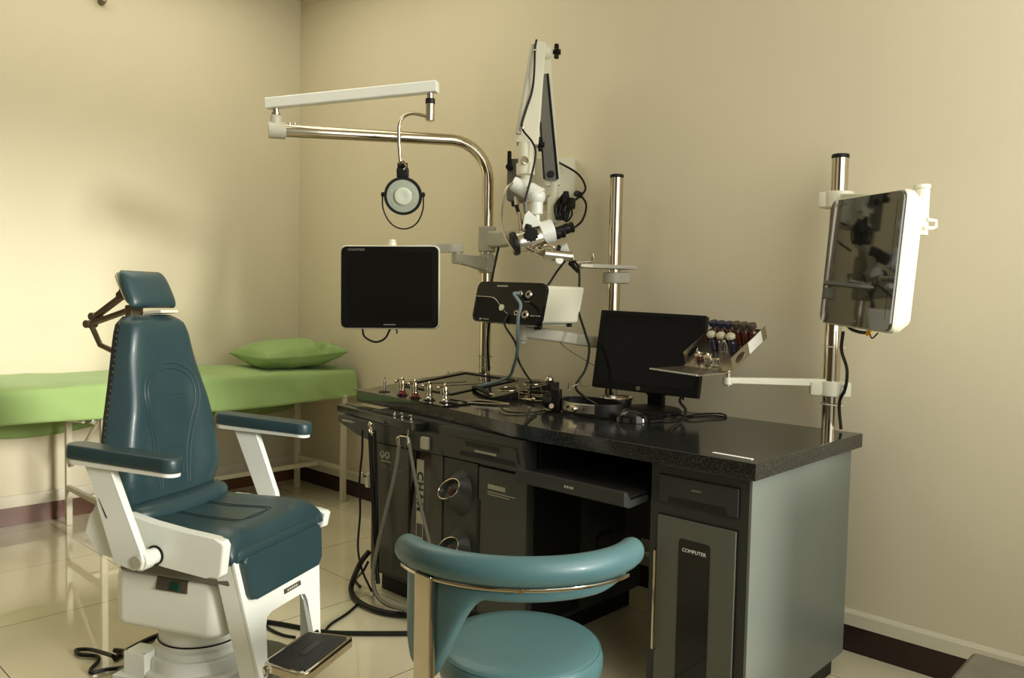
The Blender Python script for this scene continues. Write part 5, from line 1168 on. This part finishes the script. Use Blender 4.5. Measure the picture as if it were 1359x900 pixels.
b = BM(); box2(b, (-0.12, -0.20, 0.355), (0.26, 0.20, 0.415), 0.01); finish(b, 'seat_frame', 'armgrey', t, local=True)
# side rails
for s in (-1, 1):
    b = BM()
    ol = [(-0.02, 0.425), (0.10, 0.412), (0.23, 0.400), (0.262, 0.400), (0.278, 0.412), (0.288, 0.49), (0.280, 0.503), (0.255, 0.507), (0.15, 0.515), (0.05, 0.527), (-0.03, 0.542), (-0.07, 0.545), (-0.09, 0.50), (-0.07, 0.44)]
    if s > 0: ol = [(p[0], 0.41+(p[1]-0.41)*0.55) for p in ol]
    prism(b, ol, frame((0, s*0.247, 0), (1, 0, 0), (0, 0, 1), (0, -1, 0)), -0.016, 0.016, 0.009, 3)
    finish(b, 'side_rail', 'white', t, local=True)
# arms
for s, du, tag_ in ((-1, 0.0, 'near'), (1, -0.035, 'far')):
    v0 = s*0.318
    sp = [(-0.112, 0.688), (-0.022, 0.688), (0.075, 0.474), (0.086, 0.445), (0.078, 0.424), (0.052, 0.418), (-0.01, 0.430), (-0.066, 0.575), (-0.068, 0.608), (-0.078, 0.640)]
    if s > 0: sp = [(-0.118, 0.688), (-0.028, 0.688), (0.052, 0.480), (0.060, 0.450), (0.052, 0.428), (0.026, 0.424), (-0.004, 0.440), (-0.018, 0.47)]
    b = BM(); prism(b, [(p[0]+du*0.2, p[1]) for p in sp], frame((0, v0, 0), (1, 0, 0), (0, 0, 1), (0, -1, 0)), -0.011, 0.011, 0.004, 2); ar = finish(b, 'arm_support', 'white', t, local=True)
    if s < 0:
        b = BM(); prism(b, [(-0.060, 0.600), (-0.055, 0.592), (-0.030, 0.548), (-0.036, 0.552)], frame((0, v0-0.0112, 0), (1, 0, 0), (0, 0, 1), (0, -1, 0)), -0.002, 0.0008); finish(b, 'arm_slit', 'black', ar, local=True, smooth=False)
        b = BM(); prism(b, [(-0.112, 0.545), (-0.080, 0.575), (-0.062, 0.612), (-0.02, 0.60), (0.05, 0.425), (-0.085, 0.440), (-0.128, 0.497)], frame((0, v0+0.018, 0), (1, 0, 0), (0, 0, 1), (0, -1, 0)), -0.012, 0.012, 0.006, 2); finish(b, 'arm_cover', 'white', ar, local=True)
    pu = 0.066 if s < 0 else 0.034
    b = BM(); cyl(b, (pu, v0-s*0.006, 0.442), (pu, s*0.262, 0.442), 0.022, seg=26, bevel=0.002); cyl(b, (pu, v0+s*0.004, 0.442), (pu, v0-s*0.03, 0.442), 0.0255, seg=26, bevel=0.003); finish(b, 'arm_pivot', 'white', t, local=True)
    b = BM(); cyl(b, (pu, v0+s*0.010, 0.442), (pu, v0+s*0.0155, 0.442), 0.017, seg=22, bevel=0.002); finish(b, 'pivot_cap', 'greyplastic', t, local=True)
    b = BM(); ring(b, (pu, s*0.265, 0.442), (0, 1, 0), 0.0245, 0.003, 26, 6); finish(b, 'pivot_gap', 'black', t, local=True)
    # pad
    u0, u1 = (-0.168, 0.195) if s < 0 else (-0.200, 0.172)
    b = BM()
    b2 = rrect(u1-u0, 0.066, 0.031, 8)
    loops = []
    for z, sc in ((0.697, 0.93), (0.700, 0.985), (0.710, 1.0), (0.722, 0.99), (0.731, 0.95), (0.735, 0.86)):
        ww = []
        for p in b2:
            ww.append(b.verts.new(((u0+u1)/2+p[0]*(1-(1-sc)*0.25), v0+p[1]*sc, z+0.005*max(0, -p[0]/0.18)-0.010*max(0.0, p[0]/0.18)**2)))
        loops.append(ww)
    for A, B_ in zip(loops, loops[1:]):
        for k in range(len(b2)): b.faces.new((A[k], A[(k+1) % len(b2)], B_[(k+1) % len(b2)], B_[k]))
    b.faces.new(loops[0][::-1]); b.faces.new(loops[-1])
    finish(b, 'armrest_pad', 'leather', t, local=True, ang=60)
    b = BM(); b3 = rrect((u1-u0)*0.96, 0.058, 0.027, 8)
    A = [b.verts.new(((u0+u1)/2+p[0], v0+p[1]*0.9, 0.684+0.003*max(0, -p[0]/0.18)-0.008*max(0, p[0]/0.18)**2)) for p in b3]; B_ = [b.verts.new(((u0+u1)/2+p[0], v0+p[1], 0.698+0.003*max(0, -p[0]/0.18)-0.009*max(0, p[0]/0.18)**2)) for p in b3]
    b.faces.new(A[::-1]); b.faces.new(B_)
    for k in range(len(b3)): b.faces.new((A[k], A[(k+1) % len(b3)], B_[(k+1) % len(b3)], B_[k]))
    finish(b, 'armrest_tray', 'white', t, local=True)
# seat
def seat_top(s, q):
    u = 0.063+0.217*s; w = 0.236-0.012*max(0, s)**3-0.02*max(0, -s)**2; v = w*q
    edge = max(0.0, 1-abs(q)**6)**0.5*max(0.0, 1-max(0, s)**7)**0.5
    z = 0.452+0.052*edge
    z += 0.018*sm(abs(q), 0.35, 0.8)*(0.6+0.4*s)*edge-0.010*(1-abs(q))*(1-abs(s))
    z += 0.010*sm(-s, 0.35, 0.9)*edge
    return (u, v, z)
b = BM(); pad(b, seat_top, lambda s, q: (0.063+0.217*s, (0.236-0.012*max(0, s)**3-0.02*max(0, -s)**2)*q, 0.432), 36, 36); bmesh.ops.remove_doubles(b, verts=b.verts, dist=0.0003)
st_ = finish(b, 'seat_cushion', 'leather', t, local=True, ang=75)
b = BM()
def onseat(u, v, h=0.0012):
    s = (u-0.063)/0.217; w = 0.236-0.012*max(0, s)**3-0.02*max(0, -s)**2; p = seat_top(s, v/w); return V(p[0], p[1], p[2]+h)
for off in (0.0, 0.014):
    pts = [(-0.05, 0.055+off), (0.06, 0.062+off), (0.16, 0.070+off), (0.19, 0.060+off), (0.20-off, 0.0), (0.19, -0.060-off), (0.16, -0.070-off), (0.06, -0.062-off), (-0.05, -0.055-off)]
    sweep(b, [onseat(p.x, p.y, 0.0003) for p in catmull([V(x, y, 0) for x, y in pts], 5)], circ(0.0016, 6))
finish(b, 'seat_seam', 'leather_dark', st_, local=True)
# front skirt under the seat lip
def skirt_t(s, q): 
    w = 0.222*q; e = max(0, 1-abs(q)**8)**0.5
    return (0.245+0.045*e*max(0, 1-abs(s)**4)**0.5, w, 0.440+0.024*s)
b = BM(); pad(b, skirt_t, lambda s, q: (0.20, 0.222*q, 0.440+0.024*s), 10, 30); finish(b, 'front_lip', 'leather', t, local=True, ang=70)
# roll between seat and back
b = BM()
def rl(s, q): 
    e = max(0, 1-abs(q)**5)**0.5; a = s*PI/2
    return (-0.085+0.055*math.cos(a)*e, 0.205*q, 0.505+0.035*math.sin(a)*e+0.012*abs(q)**2)
b = BM(); pad(b, rl, lambda s, q: (-0.110, 0.205*q, 0.505+0.03*s), 12, 30); finish(b, 'lumbar_roll', 'leather', t, local=True, ang=70)
# backrest
ZB0, ZB1 = 0.505, 1.078
def bw(z):
    K = [(0.505, 0.165), (0.54, 0.200), (0.60, 0.218), (0.66, 0.217), (0.77, 0.194), (0.87, 0.167), (0.95, 0.147), (1.02, 0.130), (1.055, 0.116), (1.078, 0.080)]
    for (z0, w0), (z1, w1) in zip(K, K[1:]):
        if z <= z1: 
            f = (z-z0)/(z1-z0); return w0*(1-f)+w1*f
    return K[-1][1]
def bu(z): return -0.092-0.052*(z-0.5)/0.58
def back_f(s, q):
    z = ZB0+(ZB1-ZB0)*(s+1)/2; w = bw(z); v = w*q
    e = max(0, 1-abs(q)**7)**0.45*max(0, 1-max(0, s)**14)**0.5
    wing = 0.022*sm(abs(q), 0.30, 0.78)*(1-sm(abs(q), 0.86, 1.0))*sm(z, 0.50, 0.62)*(1-sm(z, 0.78, 0.98))
    hollow = -0.006*math.exp(-(q/0.4)**2)*(1-sm(z, 0.85, 1.0))
    bulge = 0.010*math.exp(-((z-0.80)/0.10)**2)*math.exp(-(q/0.45)**2)
    u = bu(z)-0.048+0.050*e+wing+hollow+bulge
    return (u, v, z)
b = BM(); pad(b, back_f, lambda s, q: (bu(ZB0+(ZB1-ZB0)*(s+1)/2)-0.052, bw(ZB0+(ZB1-ZB0)*(s+1)/2)*q, ZB0+(ZB1-ZB0)*(s+1)/2), 48, 40); bmesh.ops.remove_doubles(b, verts=b.verts, dist=0.0003)
bk = finish(b, 'backrest', 'leather', t, local=True, ang=75)
def onback(v, z, h=0.0004):
    s = (z-ZB0)/(ZB1-ZB0)*2-1; p = back_f(s, v/bw(z)); return V(p[0]+h, p[1], p[2])
b = BM()
for off in (0.0, 0.016):
    pts = [(-0.052-off*0.6, 0.56), (-0.058-off, 0.66), (-0.070-off, 0.72), (-0.092-off, 0.80), (-0.098-off, 0.85), (-0.085-off*0.8, 0.885+off*0.6), (-0.05-off*0.3, 0.908+off), (0.0, 0.918+off), (0.05+off*0.3, 0.908+off), (0.085+off*0.8, 0.885+off*0.6), (0.098+off, 0.85), (0.092+off, 0.80), (0.070+off, 0.72), (0.058+off, 0.66), (0.052+off*0.6, 0.56)]
    sweep(b, [onback(p.x, p.y) for p in catmull([V(x, y, 0) for x, y in pts], 5)], circ(0.0028, 8))
for z, w in ((0.835, 0.060), (0.755, 0.050), (0.675, 0.045)):
    sweep(b, [onback(-w+2*w*k/10, z+0.004*math.sin(k/10*PI)) for k in range(11)], circ(0.0022, 6))
sweep(b, [onback(-0.04+0.08*k/8, 0.955-0.004*math.sin(k/8*PI)) for k in range(9)], circ(0.0014, 6))
finish(b, 'raised_seams', 'leather', bk, local=True)
b = BM(); ol = []
for k in range(25): z = ZB0+0.01+(ZB1-ZB0-0.014)*k/24; ol.append((bw(z)*0.985, z))
full = ol+[(-p[0], p[1]) for p in ol[::-1]]
A = [b.verts.new((bu(z)-0.050, v, z)) for v, z in full]; B_ = [b.verts.new((bu(z)-0.076, v*0.97, z)) for v, z in full]; n = len(full)
b.faces.new(A); b.faces.new(B_[::-1])
for k in range(n): b.faces.new((A[k], A[(k+1) % n], B_[(k+1) % n], B_[k]))
bc = finish(b, 'back_cover', 'leather_dark', t, local=True, ang=40)
b = BM()
for k in range(30):
    z = 0.55+0.5*k/29; p0 = V(bu(z)-0.056, -bw(z)*0.988-0.0006, z); cyl(b, p0, p0+V(0.0, -0.0004, 0.006), 0.0007, seg=5)
finish(b, 'stitching', 'printdim', bc, local=True)
b = BM(); box2(b, (-0.222, -0.035, 0.36), (-0.202, 0.035, 0.95), 0.006); box2(b, (-0.215, -0.06, 0.36), (-0.10, 0.06, 0.40), 0.008); finish(b, 'back_bracket', 'armgrey', t, local=True)
# headrest
hcx = -0.205
def hdp(sgn):
    def f(s, q):
        z = 1.155+0.056*s; w = 0.094-0.004*s
        r = max(0, 1-abs(s)**3.2)**0.4; ee = max(0, 1-abs(q)**3.4)**0.5*max(0, 1-abs(s)**3.4)**0.5
        v = w*q*(0.84+0.16*r)
        u = hcx-0.026*s+(0.030*ee if sgn > 0 else -0.016*ee)
        return (u, v, z)
    return f
b = BM(); pad(b, hdp(1), hdp(-1), 26, 30); bmesh.ops.remove_doubles(b, verts=b.verts, dist=0.0003); hr = finish(b, 'headrest_pad', 'leather', t, local=True, ang=75)
b = BM(); pad(b, lambda s, q: (hcx-0.026*s-0.015, 0.088*q*(0.84+0.16*max(0, 1-abs(s)**3)**0.4), 1.155+0.050*s), lambda s, q: (hcx-0.026*s-0.024, 0.084*q*(0.84+0.16*max(0, 1-abs(s)**3)**0.4), 1.155+0.047*s), 12, 12); finish(b, 'headrest_plate', 'whiteplastic', hr, local=True)
b = BM()
def seg_(a, c, w, th, bb):
    a, c = V(*a), V(*c); d = (c-a).normalized(); up = V(0, 1, 0); s = d.cross(up).normalized()
    prism(bb, rrect(w, th, min(w, th)*0.3, 3), frame(a, up, s, d), -0.006, (c-a).length+0.006)
HB = [(-0.2858, -0.0100, 1.1360), (-0.3957, -0.0100, 1.0680), (-0.4170, -0.0100, 1.0437), (-0.2511, -0.0100, 1.0950), (-0.4050, -0.0100, 1.0252), (-0.3782, -0.0100, 0.9788), (-0.3395, -0.0100, 0.9662)]
seg_(HB[0], HB[1], 0.024, 0.016, b); seg_(HB[2], HB[3], 0.026, 0.015, b)
for p in (HB[0], HB[1], HB[2], HB[3]):
    p = V(*p); cyl(b, p-V(0, 0.020, 0), p+V(0, 0.020, 0), 0.0125, seg=16, bevel=0.002)
box(b, V(*HB[0])+V(0.012, 0, 0.004), (0.036, 0.040, 0.026), Matrix.Rotation(0.5, 3, 'Y'), 0.004)
box(b, V(*HB[3])+V(0.006, 0, -0.006), (0.026, 0.05, 0.036), None, 0.004)
tube(b, [HB[2], HB[4], HB[5], HB[6], V(*HB[6])+V(0.03, 0, -0.01)], 0.0085, 10, smooth=False)
finish(b, 'headrest_bracket', 'bronze', t, local=True)
b = BM(); box(b, (-0.185, 0.035, 1.086), (0.07, 0.075, 0.010), Matrix.Rotation(-0.1, 3, 'Y'), 0.003); finish(b, 'bracket_plate', 'whiteplastic', t, local=True)
# leg rest bracket: outer frame slanting forward, with an opening below
uT, zT, uB, zB = 0.266, 0.452, 0.316, 0.085
sl = V(uB-uT, 0, zB-zT).normalized(); LL = math.hypot(uB-uT, zB-zT); nf = V(-sl.z, 0, sl.x)
LF = frame((uT, 0, zT), (0, 1, 0), sl, (-nf))     # x: v, y: down the slope, z: depth axis
if (LF.to_3x3() @ V(0, 0, 1)).x < 0: LF = frame((uT, 0, zT), (0, 1, 0), sl, nf)
w0, w1 = 0.212, 0.152; yo = 0.20
b = BM()
fo = [(-w0, 0), (w0, 0), (w1, LL), (w1-0.036, LL), (w1-0.010-0.036, yo+0.03), (w1-0.056, yo+0.008), (w1-0.08, yo), (-w1+0.08, yo), (-w1+0.056, yo+0.008), (-w1+0.010+0.036, yo+0.03), (-w1+0.036, LL), (-w1, LL)]
prism(b, fo, LF, -0.010, 0.006, 0.003, 2)
for s in (-1, 1):
    prism(b, [(s*w0, 0.0), (s*(w0-0.012), 0.0), (s*(w1-0.012), LL), (s*w1, LL)], LF, -0.062, 0.0, 0.0025, 2)
finish(b, 'legrest_frame', 'white', t, local=True)
b = BM(); pw_ = [(-0.192, 0.018), (0.192, 0.018), (0.172, 0.140), (-0.172, 0.140)]
rp_ = []
for i in range(4):
    p = V(*pw_[i], 0); a = V(*pw_[i-1], 0); c = V(*pw_[(i+1) % 4], 0)
    da = (a-p).normalized()*0.018; dc = (c-p).normalized()*0.018
    for k in range(6):
        f = k/5; rp_.append(((p+da)*(1-f)**2+p*2*f*(1-f)+(p+dc)*f*f)[:2])
prism(b, rp_, LF, 0.004, 0.026, 0.009, 4); finish(b, 'calf_pad', 'leather', t, local=True)
b = BM(); prism(b, rrect(0.085, 0.014, 0.001, 1), LF @ Matrix.Translation(V(0.035, 0.170, 0)), 0.005, 0.0075); nmp = finish(b, 'name_plate', 'plate', t, local=True, smooth=False)
b = BM()
for k in range(5): prism(b, rrect(0.008, 0.006, 0.001, 1), LF @ Matrix.Translation(V(0.012+k*0.011, 0.170, 0)), 0.0072, 0.0080)
finish(b, 'plate_marking', 'print', nmp, local=True, smooth=False)
b = BM()
for s in (-1, 1): cyl(b, LF @ V(s*(w1-0.018), LL-0.012, 0.006), LF @ V(s*(w1-0.018), LL-0.012, 0.009), 0.005, seg=12)
finish(b, 'hinge_pin', 'steel', t, local=True)
# foot plate
fpv = [(0.305, -0.128), (0.437, -0.150), (0.457, -0.138), (0.463, -0.12), (0.463, 0.095), (0.453, 0.11), (0.435, 0.115), (0.305, 0.098)]
b = BM(); prism(b, fpv, Matrix.Identity(4), 0.102, 0.130, 0.006, 3); cyl(b, (0.315, -0.14, 0.110), (0.315, 0.135, 0.110), 0.012, seg=16); fpl = finish(b, 'foot_plate', 'chrome', t, local=True)
b = BM(); fm = [(0.316, -0.110), (0.324, -0.120), (0.430, -0.135), (0.447, -0.125), (0.450, -0.11), (0.450, 0.085), (0.440, 0.1), (0.318, 0.088)]
prism(b, fm, Matrix.Identity(4), 0.128, 0.132, 0.001)
for k in range(13):
    u = 0.324+k*0.0098; box2(b, (u, -0.112-0.0015*k, 0.1315), (u+0.0045, 0.082, 0.1335))
prism(b, rrect(0.024, 0.09, 0.004), Matrix.Translation(V(0.387, -0.01, 0)), 0.133, 0.1348)
finish(b, 'rubber_mat', 'rubber', fpl, local=True, smooth=False)

# junction box and plug by the chair foot
jb = V(*(2.0219, -1.7599, 0.0200))
t = thing('junction_box', (jb.x, jb.y, 0.022), 'small pale green junction box beside the chair base with plugged black cable', 'box', rotz=math.radians(25))
b = BM(); box2(b, (-0.036, -0.032, 0.006), (0.040, 0.034, 0.078), 0.003); box2(b, (-0.06, -0.05, 0.0), (0.055, 0.045, 0.012), 0.002); finish(b, 'case', 'white', t, local=True)
b = BM()
for a, c in ((-0.029, -0.025), (0.033, -0.025), (-0.029, 0.027), (0.033, 0.027)): cyl(b, (a, c, 0.077), (a, c, 0.0795), 0.003, seg=8)
finish(b, 'screw', 'steel', t, local=True)
b = BM(); cyl(b, (-0.045, 0.010, 0.05), (-0.075, 0.012, 0.05), 0.010, seg=16); finish(b, 'plug_ring', 'bronze', t, local=True)
b = BM(); cyl(b, (-0.073, 0.012, 0.05), (-0.115, 0.014, 0.048), 0.009, 0.007, 14); finish(b, 'plug', 'cable', t, local=True)
b = BM()
tube(b, [(1.8956, -1.7940, 0.0460), (1.8089, -1.7957, 0.0300), (1.7176, -1.8019, 0.0120), (1.6912, -1.8308, 0.0100), (1.7348, -1.8319, 0.0100), (1.7793, -1.8009, 0.0100), (1.8203, -1.8108, 0.0100), (1.8586, -1.8434, 0.0100), (1.8855, -1.8505, 0.0100), (1.8929, -1.8148, 0.0100), (1.9141, -1.7572, 0.0100), (1.8784, -1.6748, 0.0100), (1.8197, -1.6145, 0.0120)], 0.0062, 8); tag(finish(b, 'looped_cable', 'cable'), 'black cable looped on the tiles left of the chair base', 'cable')
b = BM(); tube(b, [(1.8359, -1.7679, 0.0110), (1.8027, -1.7099, 0.0110), (1.7727, -1.6436, 0.0110), (1.7598, -1.5891, 0.0110)], 0.0095, 8); tag(finish(b, 'chair_feed_cable', 'cable'), 'thick black cable passing behind the junction box under the chair', 'cable')

# ------------------------------------------------------------------ the doctor's stool
AC = V(3.392, -1.622, 0); AR = 0.212; SZ = 0.455
SCn = V(3.295, -1.505, 0)
t = thing('doctor_stool', (SCn.x, SCn.y, 0), 'blue round-seat doctor stool with curved arm back and chrome post, in the foreground', 'stool')
b = BM(); lathe(b, (SCn.x, SCn.y, SZ-0.075), (0, 0, 1), [(0.150, 0), (0.164, 0.006), (0.170, 0.025), (0.171, 0.043), (0.167, 0.058), (0.158, 0.068), (0.125, 0.074), (0.06, 0.0755), (0, 0.076)], 64); sc_ = finish(b, 'seat_cushion', 'leather2', t, ang=60)
b = BM(); ring(b, (SCn.x, SCn.y, SZ-0.014), (0, 0, 1), 0.1648, 0.0016, 64, 6); finish(b, 'seat_piping', 'leather2', sc_)
b = BM(); cyl(b, (SCn.x, SCn.y, SZ-0.10), (SCn.x, SCn.y, SZ-0.074), 0.145, 0.15, 40, bevel=0.003); finish(b, 'seat_pan', 'black', t)
def arc(a, r, z): return V(AC.x+r*math.cos(math.radians(a)), AC.y+r*math.sin(math.radians(a)), z)
A0_, A1_ = -120.0, 30.0; NA = 56
pts = []; scs = []
for k in range(NA+1):
    f = k/NA; a = A0_+(A1_-A0_)*f
    e = min(1, f/0.05)*1.0; e2 = min(1, (1-f)/0.06)
    s_ = (max(0.02, 1-(1-e)**2)**0.5)*(max(0.02, 1-(1-e2)**2)**0.5)
    pts.append(arc(a, AR, 0.716-0.006*(abs(f-0.5)*2)**2)); scs.append(s_)
b = BM(); sweep(b, pts, circ(0.0235, 20, 0.0250), up=(0, 0, 1), scale=scs); finish(b, 'arm_roll', 'leather2', t, ang=70)
b = BM(); 
def zlow(a): return 0.505+0.157*sm(a, -94, -62)+0.016*sm(a, -10, 26)+0.05*sm(-a, 108, 120)
def pads(sgn):
    def f(s, q):
        a = A0_+3+(A1_-A0_-7)*(s+1)/2; zl = zlow(a); zh = 0.714
        z = zl+(zh-zl)*(q+1)/2; e = max(0, 1-max(0, -q)**4)**0.5*max(0, 1-abs(s)**24)**0.5
        return arc(a, AR-0.012+sgn*0.014*e, z)
    return f
pad(b, pads(1), pads(-1), 60, 16); finish(b, 'back_pad', 'leather2', t, ang=70)
b = BM(); sweep(b, [arc(A0_+8+(A1_-A0_-28)*k/40, AR+0.012, 0.6905-0.006*(abs(k/40-0.5)*2)**2) for k in range(41)], rrect(0.004, 0.006, 0.0015, 2), up=(0, 0, 1)); cyl(b, arc(-46, AR+0.011, 0.6895), arc(-46, AR+0.016, 0.6895), 0.004, seg=10); finish(b, 'trim_strip', 'chrome', t)
pa = -91.0; p_ = arc(pa, AR+0.010, 0); rd = V(math.cos(math.radians(pa)), math.sin(math.radians(pa)), 0); tg = V(-rd.y, rd.x, 0)
b = BM(); box(b, V(p_.x, p_.y, 0.530), (0.014, 0.042, 0.325), Matrix((rd, tg, V(0, 0, 1))).transposed(), 0.003)
d_ = (V(SCn.x, SCn.y, 0)-V(p_.x, p_.y, 0)); d_n = d_.normalized(); pe = V(*p_)+d_n*0.17
box(b, V((p_.x+pe.x)/2, (p_.y+pe.y)/2, 0.366), ((pe-V(*p_)).length, 0.042, 0.012), Matrix((d_n, V(-d_n.y, d_n.x, 0), V(0, 0, 1))).transposed(), 0.003)
finish(b, 'support_post', 'chrome', t)
b = BM(); cyl(b, (SCn.x, SCn.y, 0.09), (SCn.x, SCn.y, SZ-0.095), 0.025, seg=24); finish(b, 'gas_column', 'chrome', t)
for k in range(5):
    a = 2*PI*k/5+0.5; d = V(math.cos(a), math.sin(a), 0); e = V(SCn.x, SCn.y, 0)+d*0.25
    b = BM(); sweep(b, [V(SCn.x, SCn.y, 0.10), lerp(V(SCn.x, SCn.y, 0.09), e+V(0, 0, 0.06), 0.6), e+V(0, 0, 0.06)], rrect(0.03, 0.022, 0.006, 3), up=(0, 0, 1)); lg_ = finish(b, 'leg', 'chrome', t)
    b = BM(); cyl(b, e+V(-d.y, d.x, 0)*-0.014+V(0, 0, 0.026), e+V(-d.y, d.x, 0)*0.014+V(0, 0, 0.026), 0.026, seg=20, bevel=0.004); cyl(b, e+V(0, 0, 0.03), e+V(0, 0, 0.062), 0.008, seg=10); finish(b, 'caster', 'black', lg_)

# ------------------------------------------------------------------ low bench at the lower right
t = thing('low_bench', (4.25, -1.2, 0), 'corner of a low worn grey bench at the lower right edge', 'bench')
b = BM(); box2(b, (3.974, -1.42, 0.41), (4.56, -0.872, 0.45), 0.012, 3); finish(b, 'top', 'stone', t)
for x in (4.02, 4.51):
    for y in (-1.37, -0.92):
        b = BM(); box2(b, (x-0.02, y-0.02, 0), (x+0.02, y+0.02, 0.412), 0.003); finish(b, 'leg', 'armgrey', t)

# ------------------------------------------------------------------ light
def lamp(name, kind, loc, energy, col, **k):
    d = bpy.data.lights.new(name, kind); d.energy = energy; d.color = col
    for a, v in k.items(): setattr(d, a, v)
    o = bpy.data.objects.new(name, d); COL.objects.link(o); o.location = loc; return o
def aim(o, dirv): o.rotation_euler = Vector(dirv).to_track_quat('-Z', 'Y').to_euler()
s = lamp('sun', 'SUN', (9, -2, 3), 3.5, (1.0, 0.975, 0.90), angle=math.radians(11)); aim(s, (-1.0, -0.140, -0.252))
w = lamp('window_light', 'AREA', (RX-0.06, -1.25, 1.88), 36, (1.0, 0.985, 0.91), shape='RECTANGLE', size=1.9, size_y=1.85); aim(w, (-1, 0, -0.05))
w2 = lamp('rear_fill', 'AREA', (2.2, FY+0.10, 1.9), 5, (1.0, 0.94, 0.80), shape='RECTANGLE', size=2.6, size_y=1.2); aim(w2, (-0.1, 1, -0.1))  # added weak fill lamp before the front wall, which has no window
w3 = lamp('ceiling_fill', 'AREA', (1.15, -1.25, CZ-0.03), 22, (1.0, 0.955, 0.80), shape='RECTANGLE', size=1.8, size_y=1.8); aim(w3, (0, 0, -1))  # added soft fill from above, no known fixture there
wd = bpy.data.worlds.new('world'); scene.world = wd; wd.use_nodes = True
bg = wd.node_tree.nodes['Background']; bg.inputs['Color'].default_value = (0.85, 0.9, 0.85, 1); bg.inputs['Strength'].default_value = 0.6
scene.view_settings.view_transform = 'Standard'
scene.view_settings.look = 'None'
scene.view_settings.exposure = 0.0
scene.cycles.max_bounces = 8
scene.cycles.sample_clamp_indirect = 6.0
